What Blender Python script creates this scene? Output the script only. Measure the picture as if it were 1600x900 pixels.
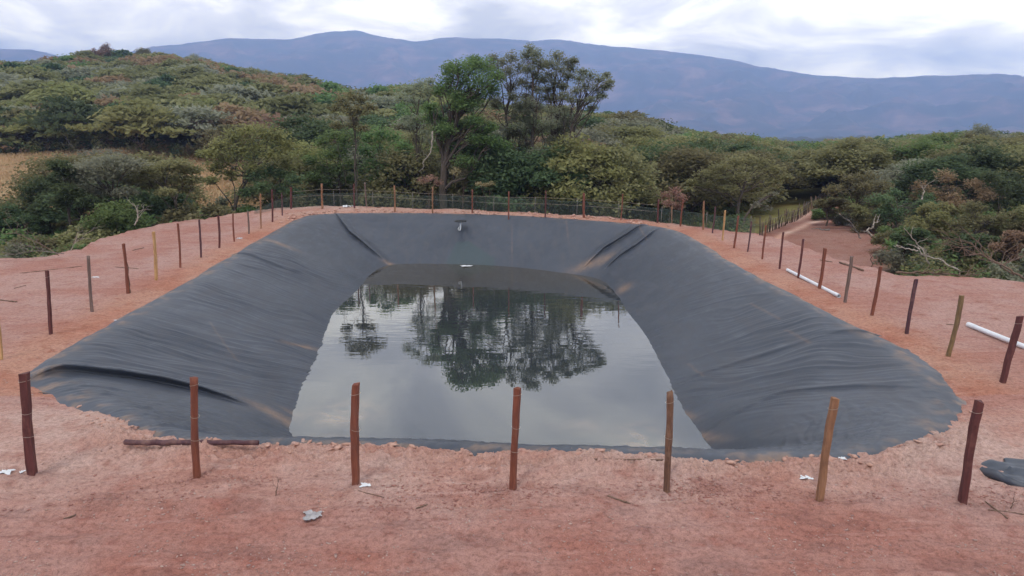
import bpy, math, random
import numpy as np
from mathutils import Vector
R = math.radians
for o in list(bpy.data.objects): bpy.data.objects.remove(o)
SC = bpy.context.scene
COL = SC.collection
# ------------------------------------------------------------------ camera
H = 5.1; F = 1156.0; PITCH = math.atan(255/F)
cam = bpy.data.cameras.new('camera'); camo = bpy.data.objects.new('camera', cam); COL.objects.link(camo)
cam.sensor_width = 36; cam.lens = 36*F/1600; cam.clip_start = 0.1; cam.clip_end = 40000
camo.location = (0, 0, H); camo.rotation_euler = (math.pi/2-PITCH, 0, 0)
SC.camera = camo
# ------------------------------------------------------------------ world, sun, exposure
SUN_EL, SUN_ROT = R(58), R(200)
W = bpy.data.worlds.new('World'); SC.world = W; W.use_nodes = True
nt = W.node_tree; nt.nodes.clear(); N = nt.nodes.new; L = nt.links.new
out = N('ShaderNodeOutputWorld'); bg = N('ShaderNodeBackground'); bg.inputs[1].default_value = 0.1
L(bg.outputs[0], out.inputs[0])
sky = N('ShaderNodeTexSky'); sky.sky_type = 'NISHITA'; sky.sun_disc = False
sky.sun_elevation = SUN_EL; sky.sun_rotation = SUN_ROT; sky.dust_density = 2.0
tc = N('ShaderNodeTexCoord'); sep = N('ShaderNodeSeparateXYZ'); L(tc.outputs['Generated'], sep.inputs[0])
def math_node(op, a, b=None, c=None, clamp=False):
    n = N('ShaderNodeMath'); n.operation = op; n.use_clamp = clamp
    for i, v in enumerate((a, b, c)):
        if v is None: continue
        if isinstance(v, (int, float)): n.inputs[i].default_value = v
        else: L(v, n.inputs[i])
    return n.outputs[0]
zz = math_node('MAXIMUM', sep.outputs[2], 0.0)
den = math_node('ADD', zz, 0.24)
cx = math_node('DIVIDE', sep.outputs[0], den); cy = math_node('DIVIDE', sep.outputs[1], den)
cmb = N('ShaderNodeCombineXYZ'); L(cx, cmb.inputs[0]); L(cy, cmb.inputs[1])
n1 = N('ShaderNodeTexNoise'); n1.inputs['Scale'].default_value = 2.0; n1.inputs['Detail'].default_value = 7; n1.inputs['Roughness'].default_value = .56
n1.inputs['Distortion'].default_value = .5
L(cmb.outputs[0], n1.inputs['Vector'])
ramp = N('ShaderNodeValToRGB'); L(n1.outputs[0], ramp.inputs[0])
cr = ramp.color_ramp; cr.elements[0].position = .33; cr.elements[0].color = (5.6, 5.6, 5.6, 1)
cr.elements[1].position = .62; cr.elements[1].color = (15.5, 15.2, 13.6, 1)
e = cr.elements.new(.47); e.color = (9.4, 9.3, 9.2, 1)
# brighter towards the zenith as an overcast sky is
low = math_node('POWER', math_node('SUBTRACT', 1.0, zz), 5.0)
lift = math_node('MULTIPLY_ADD', low, 3.8, .76)
# bright band low over the range, brighter to the right
side = math_node('MULTIPLY_ADD', sep.outputs[0], .22, 1.0)
vm = N('ShaderNodeVectorMath'); vm.operation = 'SCALE'; L(ramp.outputs[0], vm.inputs[0]); L(math_node('MULTIPLY', lift, side), vm.inputs['Scale'])
mix = N('ShaderNodeMix'); mix.data_type = 'RGBA'; mix.inputs[0].default_value = .93
wm = N('ShaderNodeMix'); wm.data_type = 'RGBA'; wm.blend_type = 'MULTIPLY'; wm.inputs[7].default_value = (1.22, 1.03, .68, 1); L(low, wm.inputs[0]); L(vm.outputs[0], wm.inputs[6])
L(sky.outputs[0], mix.inputs[6]); L(wm.outputs[2], mix.inputs[7]); L(mix.outputs[2], bg.inputs[0])
sl = bpy.data.lights.new('sun', 'SUN'); sl.energy = 1.3; sl.angle = R(14); sl.color = (1, .95, .88)
so = bpy.data.objects.new('sun', sl); COL.objects.link(so)
# the Nishita rotation is measured clockwise from +Y
sd = Vector((math.sin(SUN_ROT)*math.cos(SUN_EL), math.cos(SUN_ROT)*math.cos(SUN_EL), math.sin(SUN_EL)))
so.rotation_euler = sd.to_track_quat('Z', 'Y').to_euler()
SC.view_settings.view_transform = 'Standard'; SC.view_settings.look = 'None'
SC.view_settings.exposure = 0.3; SC.view_settings.gamma = 1; SC.view_settings.use_curve_mapping = False
SC.cycles.max_bounces = 6; SC.cycles.diffuse_bounces = 3; SC.cycles.glossy_bounces = 3
SC.cycles.transparent_max_bounces = 6; SC.cycles.volume_bounces = 2

# ------------------------------------------------------------------ helpers
CP, SP = math.cos(PITCH), math.sin(PITCH)
def ray(u, v):
    a = (u-800)/F; b = (450-v)/F
    return (a, CP+b*SP, -SP+b*CP)
def on_z(u, v, z=0.0):
    d = ray(u, v); t = (z-H)/d[2]; return (d[0]*t, d[1]*t, z)
def at_y(u, v, y):
    d = ray(u, v); t = y/d[1]; return (d[0]*t, y, H+d[2]*t)
def proj(x, y, z):
    dep = y*CP-(z-H)*SP
    return 800+F*x/dep, 450-F*(y*SP+(z-H)*CP)/dep
_r = np.random.RandomState(7); PERM = _r.permutation(256); PERM = np.concatenate([PERM, PERM]); ANG = _r.rand(256)*2*np.pi
GX, GY = np.cos(ANG), np.sin(ANG)
def pn(x, y):
    x = np.asarray(x, float); y = np.asarray(y, float)
    xi = np.floor(x).astype(int); yi = np.floor(y).astype(int); xf = x-xi; yf = y-yi
    def g(a, b, dx, dy):
        h = PERM[PERM[(xi+a) & 255]+((yi+b) & 255)]; return GX[h]*dx+GY[h]*dy
    s = xf*xf*xf*(xf*(xf*6-15)+10); t = yf*yf*yf*(yf*(yf*6-15)+10)
    return ((g(0, 0, xf, yf)*(1-s)+g(1, 0, xf-1, yf)*s)*(1-t)+(g(0, 1, xf, yf-1)*(1-s)+g(1, 1, xf-1, yf-1)*s)*t)*1.5
def fbm(x, y, o=4, g=.5):
    a = 1.; s = 0.; k = 1.
    for i in range(o): s = s+a*pn(x*k+17.3*i, y*k-9.1*i); a *= g; k *= 2.03
    return s
def sstep(a, b, x):
    t = np.clip((x-a)/(b-a), 0, 1); return t*t*(3-2*t)
def smooth_closed(P, n):
    P = np.array(P, float); m = len(P); out = []
    k = max(4, n//m)
    for i in range(m):
        p0, p1, p2, p3 = P[i-1], P[i], P[(i+1) % m], P[(i+2) % m]
        t = (np.arange(k)/k)[:, None]
        out.append(.5*((2*p1)+(-p0+p2)*t+(2*p0-5*p1+4*p2-p3)*t*t+(-p0+3*p1-3*p2+p3)*t**3))
    return np.concatenate(out)
def sdf(x, y, poly):
    """distance to a closed polygon, positive inside"""
    shp = np.shape(x); x = np.ravel(x).astype(float); y = np.ravel(y).astype(float)
    d2 = np.full(x.shape, 1e18); ins = np.zeros(x.shape, bool); n = len(poly)
    for i in range(n):
        ax, ay = poly[i]; bx, by = poly[(i+1) % n]; ex, ey = bx-ax, by-ay
        t = np.clip(((x-ax)*ex+(y-ay)*ey)/(ex*ex+ey*ey+1e-12), 0, 1)
        d2 = np.minimum(d2, (x-ax-t*ex)**2+(y-ay-t*ey)**2)
        if ay != by:
            c = ((ay > y) != (by > y)) & (x < (bx-ax)*(y-ay)/(by-ay)+ax); ins ^= c
    d = np.sqrt(d2); return np.where(ins, d, -d).reshape(shp)
def seg_d(x, y, pts):
    d = np.full(np.shape(x), 1e9)
    for (ax, ay), (bx, by) in zip(pts[:-1], pts[1:]):
        ex, ey = bx-ax, by-ay; t = np.clip(((x-ax)*ex+(y-ay)*ey)/(ex*ex+ey*ey), 0, 1)
        d = np.minimum(d, np.hypot(x-ax-t*ex, y-ay-t*ey))
    return d

def mesh_np(name, V, Q, mat, parent=None, smooth=True, attrs=None, mats=None, midx=None):
    """V (n,3); Q (m,4) or (m,3)"""
    V = np.asarray(V, np.float32); Q = np.asarray(Q, np.int32)
    me = bpy.data.meshes.new(name); m, k = Q.shape
    me.vertices.add(len(V)); me.vertices.foreach_set('co', V.ravel())
    me.loops.add(m*k); me.loops.foreach_set('vertex_index', Q.ravel())
    me.polygons.add(m); me.polygons.foreach_set('loop_start', np.arange(0, m*k, k, dtype=np.int32))
    me.polygons.foreach_set('loop_total', np.full(m, k, np.int32))
    if smooth: me.polygons.foreach_set('use_smooth', np.ones(m, bool))
    for a, (dom, typ, val) in (attrs or {}).items():
        at = me.attributes.new(a, typ, dom)
        at.data.foreach_set('color' if typ == 'FLOAT_COLOR' else 'value', np.asarray(val, np.float32).ravel())
    me.update(calc_edges=True); me.validate()
    for mm in (mats or [mat]): me.materials.append(mm)
    if midx is not None: me.polygons.foreach_set('material_index', np.asarray(midx, np.int32))
    o = bpy.data.objects.new(name, me); COL.objects.link(o)
    if parent: o.parent = parent
    return o
class MB:
    def __init__(s): s.v = []; s.f = []; s.n = 0
    def add(s, v, f):
        s.v.append(np.asarray(v, float)); s.f.append(np.asarray(f, int)+s.n); s.n += len(v)
    def tube(s, path, rad, k=6, cap=True, squash=1.0):
        P = np.asarray(path, float); n = len(P)
        rad = np.full(n, rad) if np.isscalar(rad) else np.asarray(rad, float)
        T = np.gradient(P, axis=0); T /= np.linalg.norm(T, axis=1)[:, None]+1e-9
        up = np.array([0, 0, 1.]) if abs(T[0][2]) < .8 else np.array([1., 0, 0])
        A = np.cross(T, up); A /= np.linalg.norm(A, axis=1)[:, None]+1e-9; B = np.cross(T, A)
        th = np.arange(k)*2*np.pi/k
        V = P[:, None, :]+rad[:, None, None]*(np.cos(th)[None, :, None]*A[:, None, :]+squash*np.sin(th)[None, :, None]*B[:, None, :])
        V = V.reshape(-1, 3); f = []
        i = np.arange(n-1)[:, None]*k; j = np.arange(k)[None, :]; jn = (j+1) % k
        f = np.stack([i+j, i+jn, i+k+jn, i+k+j], -1).reshape(-1, 4)
        if cap:
            c0 = len(V); V = np.vstack([V, P[0], P[-1]])
            jj = np.arange(k); jx = (jj+1) % k
            f = np.vstack([f, np.stack([jj*0+c0, jx, jj, jj*0+c0], -1)[:, [0, 1, 2, 2]],
                           np.stack([jj*0+c0+1, (n-1)*k+jj, (n-1)*k+jx, (n-1)*k+jx], -1)])
        s.add(V, f)
    def data(s): return np.vstack(s.v), np.vstack(s.f)
    def build(s, name, mat, parent=None, smooth=True):
        V, Q = s.data(); me = bpy.data.meshes.new(name)
        F_ = [tuple(dict.fromkeys(q)) for q in Q.tolist()]
        me.from_pydata(V.tolist(), [], F_); me.update()
        if smooth: me.polygons.foreach_set('use_smooth', np.ones(len(me.polygons), bool))
        me.materials.append(mat); o = bpy.data.objects.new(name, me); COL.objects.link(o)
        if parent: o.parent = parent
        return o
def tag(o, label=None, cat=None, group=None, kind=None):
    if label: o['label'] = label
    if cat: o['category'] = cat
    if group: o['group'] = group
    if kind: o['kind'] = kind
    return o
def empty(name, loc, rz=0., s=1.):
    o = bpy.data.objects.new(name, None); COL.objects.link(o); o.location = loc; o.rotation_euler = (0, 0, rz); o.scale = (s, s, s)
    o.empty_display_size = .2; return o
# ------------------------------------------------------------------ materials
class NM:
    def __init__(s, name):
        s.m = bpy.data.materials.new(name); s.m.use_nodes = True; s.t = s.m.node_tree; s.b = s.t.nodes['Principled BSDF']
        s.out = s.t.nodes['Material Output']
    def n(s, typ, **kw):
        x = s.t.nodes.new(typ)
        for k, v in kw.items():
            if k in x.inputs.keys(): x.inputs[k].default_value = v
            else: setattr(x, k, v)
        return x
    def l(s, a, b): s.t.links.new(a, b)
    def noise(s, scale, detail=4, rough=.55, vec=None, dist=0):
        x = s.n('ShaderNodeTexNoise'); x.inputs['Scale'].default_value = scale; x.inputs['Detail'].default_value = detail
        x.inputs['Roughness'].default_value = rough; x.inputs['Distortion'].default_value = dist
        if vec is not None: s.l(vec, x.inputs['Vector'])
        return x.outputs[0]
    def ramp(s, fac, stops):
        x = s.n('ShaderNodeValToRGB'); s.l(fac, x.inputs[0]); c = x.color_ramp
        while len(c.elements) < len(stops): c.elements.new(.5)
        for e, (p, col) in zip(c.elements, stops): e.position = p; e.color = tuple(col)+(1,) if len(col) == 3 else col
        return x.outputs[0]
    def mix(s, fac, a, b, blend='MIX'):
        x = s.n('ShaderNodeMix'); x.data_type = 'RGBA'; x.blend_type = blend
        for i, v in ((0, fac), (6, a), (7, b)):
            if isinstance(v, (int, float)): x.inputs[i].default_value = v
            elif isinstance(v, tuple): x.inputs[i].default_value = v+(1,) if len(v) == 3 else v
            else: s.l(v, x.inputs[i])
        return x.outputs[2]
    def mth(s, op, a, b=0., clamp=False):
        x = s.n('ShaderNodeMath'); x.operation = op; x.use_clamp = clamp
        for i, v in ((0, a), (1, b)):
            if isinstance(v, (int, float)): x.inputs[i].default_value = v
            else: s.l(v, x.inputs[i])
        return x.outputs[0]
    def bump(s, h, strength, dist, prev=None):
        x = s.n('ShaderNodeBump'); x.inputs['Strength'].default_value = strength; x.inputs['Distance'].default_value = dist
        s.l(h, x.inputs['Height'])
        if prev is not None: s.l(prev, x.inputs['Normal'])
        return x.outputs[0]
    def pos(s, scale=(1, 1, 1), rot=(0, 0, 0), obj=False):
        if obj: src = s.n('ShaderNodeTexCoord').outputs['Object']
        else: src = s.n('ShaderNodeNewGeometry').outputs['Position']
        mp = s.n('ShaderNodeMapping'); s.l(src, mp.inputs[0]); mp.inputs['Scale'].default_value = scale; mp.inputs['Rotation'].default_value = rot
        return mp.outputs[0]
    def attr(s, name):
        x = s.n('ShaderNodeAttribute'); x.attribute_name = name; return x
def plain(name, col, rough=.7, metal=0., nscale=0, namt=.3, bump=0):
    m = NM(name); m.b.inputs['Roughness'].default_value = rough; m.b.inputs['Metallic'].default_value = metal
    if nscale:
        n = m.noise(nscale, 4, vec=m.pos(obj=True)); c2 = tuple(x*(1-namt) for x in col); c3 = tuple(min(1, x*(1+namt)) for x in col)
        m.l(m.ramp(n, [(.3, c2), (.7, c3)]), m.b.inputs['Base Color'])
        if bump: m.l(m.bump(n, .6, bump), m.b.inputs['Normal'])
    else: m.b.inputs['Base Color'].default_value = tuple(col)+(1,)
    return m.m
# ground
g = NM('soil'); P = g.pos(); a = g.attr('zone').outputs['Color']
nA = g.noise(.35, 6, .6, P); nB = g.noise(2.2, 6, .62, P, .4); nC = g.noise(14, 5, .6, P); nD = g.noise(70, 3, .6, P)
PS = g.pos((.5, 3.0, 1)); nS = g.noise(1.6, 6, .65, PS, .5)
c = g.mix(g.ramp(nA, [(.42, (0, 0, 0)), (.6, (1, 1, 1))]), g.mix(1., a, (1.05, 1.10, 1.12), 'MULTIPLY'), g.mix(1., a, (.94, .80, .76), 'MULTIPLY'))
c = g.mix(g.ramp(nB, [(.52, (0, 0, 0)), (.72, (.75, .75, .75))]), c, g.mix(1., a, (.72, .50, .46), 'MULTIPLY'))
c = g.mix(g.ramp(nS, [(.54, (0, 0, 0)), (.70, (.6, .6, .6))]), c, g.mix(1., a, (1.22, 1.30, 1.34), 'MULTIPLY'))
c = g.mix(1., c, g.ramp(nC, [(.28, (.66, .63, .63)), (.5, (1, 1, 1)), (.75, (1.2, 1.2, 1.2))]), 'MULTIPLY')
c = g.mix(1., c, g.ramp(nD, [(.28, (.62, .60, .60)), (.52, (1, 1, 1)), (.75, (1.2, 1.2, 1.2))]), 'MULTIPLY')
g.l(c, g.b.inputs['Base Color']); g.b.inputs['Roughness'].default_value = .95; g.b.inputs['Specular IOR Level'].default_value = .15
b1 = g.bump(nB, .8, .05); b2 = g.bump(nC, .9, .032, b1); b3 = g.bump(nD, .9, .010, b2); b4 = g.bump(nS, .5, .05, b3); g.l(b4, g.b.inputs['Normal'])
M_SOIL = g.m
# pond liner
g = NM('liner_membrane'); P = g.pos(); at = g.attr('mask').outputs['Color']; sp = g.n('ShaderNodeSeparateColor'); g.l(at, sp.inputs[0])
nA = g.noise(.5, 5, .6, P); nB = g.noise(5, 6, .65, P, .5)
PS = g.pos((2.2, .55, 1), (0, 0, R(50))); nS = g.noise(1.5, 6, .6, PS, .3)
c = g.ramp(nA, [(.3, (.040, .049, .068)), (.7, (.062, .072, .094))])
c = g.mix(g.ramp(nS, [(.45, (0, 0, 0)), (.75, (.55, .55, .55))]), c, (.095, .094, .104))
c = g.mix(g.ramp(nB, [(.55, (0, 0, 0)), (.8, (.3, .3, .3))]), c, (.10, .090, .086))
c = g.mix(g.mth('MULTIPLY', sp.outputs[1], .75), c, (.045, .070, .078))
dirt = g.mth('MULTIPLY', sp.outputs[0], g.ramp(nB, [(.3, (.35, .35, .35)), (.6, (1, 1, 1))]))
c = g.mix(dirt, c, (.36, .22, .13))
g.l(c, g.b.inputs['Base Color']); g.b.inputs['Specular IOR Level'].default_value = .45
g.l(g.ramp(nS, [(.3, (.40, .40, .40)), (.7, (.58, .58, .58))]), g.b.inputs['Roughness'])
g.l(g.bump(g.noise(9, 3, .5, g.pos((1, 1, 1))), .25, .01, g.bump(nS, .25, .03)), g.b.inputs['Normal'])
M_LINER = g.m
# water
g = NM('pond_water'); at = g.attr('mask').outputs['Color']; sp = g.n('ShaderNodeSeparateColor'); g.l(at, sp.inputs[0])
P = g.pos(); nB = g.noise(1.3, 6, .6, P, .8)
f = g.mth('MULTIPLY', sp.outputs[0], g.ramp(nB, [(.38, (0, 0, 0)), (.62, (1, 1, 1))]))
c = g.mix(f, g.mix(sp.outputs[1], (.036, .043, .048), (.050, .042, .030)), (.28, .19, .13))
g.l(c, g.b.inputs['Base Color']); g.b.inputs['Roughness'].default_value = .0; g.b.inputs['IOR'].default_value = 2.15
n1_ = g.noise(1.0, 2, .45, g.pos((.9, 2.6, 1), (0, 0, R(4)))); n2_ = g.noise(1.0, 1, .5, g.pos((2.2, 6, 1), (0, 0, R(-6))))
hh = g.mth('ADD', n1_, g.mth('MULTIPLY', n2_, .25))
big = g.noise(.16, 2, .5, g.pos((1, 1.6, 1)))
bn = g.n('ShaderNodeBump'); g.l(hh, bn.inputs['Height']); bn.inputs['Distance'].default_value = .015
g.l(g.mth('MULTIPLY', g.ramp(big, [(.35, (.35, .35, .35)), (.6, (1, 1, 1))]), sp.outputs[2]), bn.inputs['Strength']); g.l(bn.outputs[0], g.b.inputs['Normal'])
M_WATER = g.m
def leaf_mat(name, c1, c2, trans=.5):
    
    def soft(c, k):
        g_ = sum(c)/3; return tuple(min(.5, (x*.78+g_*.22)*k) for x in c)
    c1 = soft(c1, 3.1); c2 = soft(c2, 2.35)
    g = NM(name); oi = g.n('ShaderNodeObjectInfo').outputs['Random']; t = g.attr('tone').outputs['Fac']
    c = g.ramp(t, [(0, c1), (1, c2)])
    hv = g.n('ShaderNodeHueSaturation'); g.l(c, hv.inputs['Color'])
    g.l(g.mth('MULTIPLY_ADD', oi, .04), hv.inputs['Hue'])
    hv.inputs['Hue'].default_value = .5
    n = hv.inputs['Hue'].links[0].from_node; n.inputs[2].default_value = .478
    x = g.mth('MULTIPLY_ADD', oi, .45); x.node.inputs[2].default_value = .82; g.l(x, hv.inputs['Value'])
    hv.inputs['Saturation'].default_value = 1.0
    g.b.inputs['Roughness'].default_value = .75; g.b.inputs['Specular IOR Level'].default_value = .2
    g.l(hv.outputs[0], g.b.inputs['Base Color'])
    tr = g.n('ShaderNodeBsdfTranslucent'); g.l(hv.outputs[0], tr.inputs[0]); ms = g.n('ShaderNodeMixShader'); ms.inputs[0].default_value = trans
    g.l(g.b.outputs[0], ms.inputs[1]); g.l(tr.outputs[0], ms.inputs[2]); g.l(ms.outputs[0], g.out.inputs[0])
    return g.m
LEAF = dict(
 pale=leaf_mat('leaf_pale_grey_green', (.075, .085, .050), (.150, .160, .100), .6),
 olive=leaf_mat('leaf_olive', (.064, .063, .022), (.140, .130, .050)),
 dark=leaf_mat('leaf_dark_green', (.026, .042, .016), (.062, .088, .034)),
 green=leaf_mat('leaf_mid_green', (.040, .068, .018), (.090, .130, .036)),
 yellow=leaf_mat('leaf_yellow_green', (.072, .074, .020), (.150, .142, .045)),
 grey=leaf_mat('leaf_grey_green', (.070, .074, .044), (.140, .138, .095)),
 brown=leaf_mat('leaf_red_brown', (.085, .050, .026), (.165, .105, .058)),
 tawny=leaf_mat('leaf_tawny', (.22, .13, .05), (.40, .26, .11)),
 red=leaf_mat('leaf_dusty_red', (.12, .060, .045), (.21, .11, .085)))
def bark_mat(name, c1, c2):
    g = NM(name); n = g.noise(6, 5, .6, g.pos((3, 3, .8), obj=True)); g.l(g.ramp(n, [(.3, c1), (.7, c2)]), g.b.inputs['Base Color'])
    g.b.inputs['Roughness'].default_value = .9; g.l(g.bump(n, .6, .02), g.b.inputs['Normal']); return g.m
BARK = bark_mat('bark_brown', (.05, .038, .028), (.13, .10, .08)); BARKG = bark_mat('bark_grey', (.12, .10, .09), (.26, .22, .20))
PALE = bark_mat('dry_wood_pale', (.26, .21, .17), (.50, .44, .38)); TWIG = bark_mat('dry_twig_brown', (.10, .06, .045), (.22, .14, .10))

# ------------------------------------------------------------------ layout curves (metres)
rim_px = [(53,585),(75,562),(118,535),(180,503),(240,468),(300,437),(350,407),(400,378),(435,357),(465,342),(500,334),(600,332),(700,333),(800,336),(900,342),(1000,350),
 (1050,358),(1085,373),(1130,402),(1180,430),(1240,460),(1300,491),(1360,520),(1410,546),(1455,578),(1490,608),(1503,636),(1480,668),(1440,690),(1390,706),(1320,717),(1200,717),(1100,716),(1000,712),(900,709),
 (800,706),(700,699),(600,697),(500,695),(420,694),(350,695),(280,690),(225,678),(190,662),(150,640),(100,620),(62,598)]
RIM = smooth_closed([on_z(*p)[:2] for p in rim_px], 360)
ZW = -2.2
wat_px = [(455,655),(470,602),(495,550),(520,490),(556,455),(578,430),(600,416),(640,412),(730,413),(800,417),(870,425),(935,436),(965,462),(978,484),(1010,525),(1050,600),(1072,642),(1105,690)]
WP = [on_z(u, v, ZW)[:2] for u, v in wat_px]+[(4.2, 15.4), (0, 15.2), (-4.2, 15.5), (-5.3, 16.6)]
WAT = smooth_closed(WP, 300)
crest = [on_z(u, v)[:2] for u, v in [(-300,440),(-100,418),(0,405),(70,397),(130,386),(165,372),(200,360),(250,350),(300,345),(340,338),(390,331),(440,322),(500,321),(560,323),(700,327),(830,332),(930,338),(1000,344),(1100,354),(1180,366),(1230,380),(1290,397),(1340,415),(1400,428),(1500,431),(1600,440),(1750,452)]]
crest += [(34, 18), (40, -40), (-40, -40), (-40, 22)]
CREST = np.array(crest)
# background relief: rows of azimuth (as a bearing tangent scale), columns of distance
RK = np.array([30,45,60,80,110,150,200,260,330,600,1500,3000,9000.])
UK = np.array([-300,60,330,450,560,640,800,975,1080,1230,1320,1450,1560,1900.])
ZK = np.array([
 [-2.2,-2.3,-2.2,-1,.8,5,12,21,19,0,-30,-45,-45],
 [-2.2,-2.3,-2.2,-1,.8,6,14,23,21,0,-30,-45,-45],
 [-2.2,-2.3,-2.2,-1,.8,6,14,22,20,0,-30,-45,-45],
 [-2.2,-2.5,-2.4,-1.2,.5,5,11,15,13,-2,-30,-45,-45],
 [-3,-3,-3,-1.5,1,5,9,9,7,-5,-30,-45,-45],
 [-3,-3,-3,-1,2,7,10,9,7,-8,-30,-45,-45],
 [-3,-3,-2.6,-1,1.5,4,3.5,2,0,-10,-30,-45,-45],
 [-3,-3,-2.5,-.5,1.8,1.6,0,-3,-5,-12,-30,-45,-45],
 [-3,-2.6,-2.4,-2,-1.5,-.8,-1.5,-4,-6,-14,-30,-45,-45],
 [-2,-2,-2,-2.5,-3,-3.5,-4,-5.5,-7,-15,-30,-45,-45],
 [-2,-2,-2,-2,-1.8,-2.5,-4,-6,-8,-15,-30,-45,-45],
 [-2,-2,-1.8,-1.4,-1,-1.5,-3,-6,-8,-15,-30,-45,-45],
 [-2,-2,-1.6,-.8,-.1,-.5,-3,-6,-8,-15,-30,-45,-45],
 [-2,-2,-1.6,-.6,0,0,-3,-6,-8,-15,-30,-45,-45]])
def valley(x, y):
    x = np.asarray(x, float); y = np.asarray(y, float); r = np.hypot(x*.25, y)
    u = 800+F*x/np.maximum(np.abs(y), 1)/CP; u = np.where(np.hypot(x, y) < 1, 800, u)
    u = np.clip(u, UK[0], UK[-1]); lr = np.log(np.clip(r, 30, 9000)); lk = np.log(RK)
    iu = np.clip(np.searchsorted(UK, u)-1, 0, len(UK)-2); ir = np.clip(np.searchsorted(lk, lr)-1, 0, len(RK)-2)
    fu = (u-UK[iu])/(UK[iu+1]-UK[iu]); fr = (lr-lk[ir])/(lk[ir+1]-lk[ir]); fu = fu*fu*(3-2*fu)
    z = (ZK[iu, ir]*(1-fu)+ZK[iu+1, ir]*fu)*(1-fr)+(ZK[iu, ir+1]*(1-fu)+ZK[iu+1, ir+1]*fu)*fr
    w = sstep(0, -60, y); return z*(1-w)+w*(-4)
track_a = [on_z(u, v, -2)[:2] for u, v in [(1150,400),(1200,366),(1245,345),(1275,334),(1290,327),(1270,316),(1262,308)]]
def G(x, y, fine=True, want=False):
    x = np.asarray(x, float); y = np.asarray(y, float)
    r = np.hypot(x, y); dc = sdf(x, y, CREST)
    zv = valley(x, y)+fbm(x/22, y/22, 3)*(.5+np.clip(r-60, 0, 300)/120)+fbm(x/260+5, y/260, 3)*np.clip(r-500, 0, 3000)/90
    soil = .05*fbm(x/2.6+3, y/2.6, 4)+.012*fbm(x/.33, y/.33, 3)
    fg = sstep(12.2, 9.5, y)
    soil = soil+fg*(.042*fbm(x/1.6+.3*y, y/.34, 3)+.014*np.abs(fbm(x/.22, y/.16+5, 3)))-.02*fg
    if not want: soil = soil*1.0
    for (yc, ph_, dp) in [(8.35, .0, .022), (9.15, 1.3, .016), (7.6, 2.2, .02)]:
        e_ = (y-yc-.18*np.sin(x*.35+ph_)-.05*pn(x/.8, y/.8))/.10
        soil = soil+fg*dp*(-np.exp(-e_**2)+.6*np.exp(-(np.abs(e_)-1.8)**2))*(.6+.5*np.sin(x*31+6*np.sin(e_)))*sstep(-.5, .2, pn(x/1.5+ph_, y/3))
    zin = soil+.25*sstep(-10, -1, -dc)*pn(x/4, y/4)*.3
    out_d = np.maximum(0, -dc+.35*fbm(x/1.3, y/1.3, 3))
    z = np.where(out_d > 0, np.maximum(zv, zin-out_d*.6), zin)
    z = np.where(out_d > 0, np.maximum(z, zin-out_d*.6), z)
    for (ub_, vb_) in [(50,742),(308,748),(556,759),(802,766),(1041,770),(1280,779),(1504,783)]:
        c_0 = on_z(ub_, vb_); dd_ = np.hypot(x-c_0[0], y-c_0[1]); z = z+np.exp(-(dd_/.17)**2)*(.030+.03*fbm(x/.12, y/.12, 2))
    near = (r < 75)
    di = np.full(np.shape(x), -50.)
    if np.any(near): di[near] = sdf(x[near], y[near], RIM)
    # spoil heaped and ragged along the near lip, crumbs along the far one
    front = sstep(17, 13, y)*sstep(-8, -6.5, x)*sstep(9.5, 7, x); far = sstep(38, 41, y)
    jag = fbm(x/.30, y/.30, 4, .6); jag2 = fbm(x/1.1+8, y/1.1, 3)
    lip = np.exp(-((di+.35)/.45)**2)
    z = z+lip*(front*(.03+.12*np.clip(jag2, -.4, 1)+.10*np.abs(jag)+.05*np.abs(fbm(x/.13, y/.13, 2)))+far*(.10*np.clip(fbm(x/.8, y/.8+4, 3), 0, 1)))
    z = z-.05*sstep(-.9, 0., di)*(1-front)
    z = z-.03*sstep(-.6, 0, di)*front
    edge = di+front*(.16*jag+.10*jag2)-front*.05+(1-front)*.02*jag
    z = z-np.where(edge > 0, .55*sstep(0, .22, edge)+np.clip(edge-.1, 0, 3.6)*1.0, 0)
    if want: return z, dc, di, zv
    return z
def gz(x, y): return float(G(np.array([x]), np.array([y]))[0])

# ------------------------------------------------------------------ ground sheet (rings round the viewpoint, finer where the ground is close)
th = np.concatenate([np.linspace(-math.pi, R(-46), 90)[:-1], np.linspace(R(-46), R(46), 860), np.linspace(R(46), math.pi, 90)[1:-1]])
rr = [.6]
while rr[-1] < 7600:
    r0 = rr[-1]; k = 1.06 if r0 < 5.5 else 1.0032 if r0 < 19 else 1.006 if r0 < 60 else 1.02 if r0 < 400 else 1.07
    rr.append(r0*k)
rr = np.array(rr); T_, R_ = np.meshgrid(th, rr)
X, Y = R_*np.sin(T_), R_*np.cos(T_)
Z, DC, DI, ZV = G(X.ravel(), Y.ravel(), want=True)
Xr, Yr = X.ravel(), Y.ravel(); RRr = np.hypot(Xr, Yr)
def lerpc(c, col, w): w = w[:, None]; return c*(1-w)+np.array(col)*w
zone = np.tile(np.array([.405, .236, .198]), (len(Xr), 1))
zone = lerpc(zone, (.43, .215, .145), np.exp(-((DI+.5)/.9)**2)*.8*(Yr > 13.5))          # fresh orange soil beside the liner
zone = lerpc(zone, (.48, .295, .235), np.exp(-((DI+.25)/.3)**2)*.8*(Yr < 14)*(np.abs(Xr) < 8))
zone = lerpc(zone, (.48, .31, .25), sstep(40, 44, Yr)*sstep(-.2, .2, DC)*.7)
zone = lerpc(zone, (.365, .186, .152), sstep(10.0, 8.6, Yr+.5*fbm(Xr/2, Yr/2, 3))*.75)       # redder soil in the foreground
zone = lerpc(zone, (.475, .312, .262), .8*sstep(8.9, 10.6, Yr+.7*fbm(Xr/1.3, Yr/.7, 3))*sstep(13.6, 12.2, Yr)*(Yr > 0))
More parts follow.
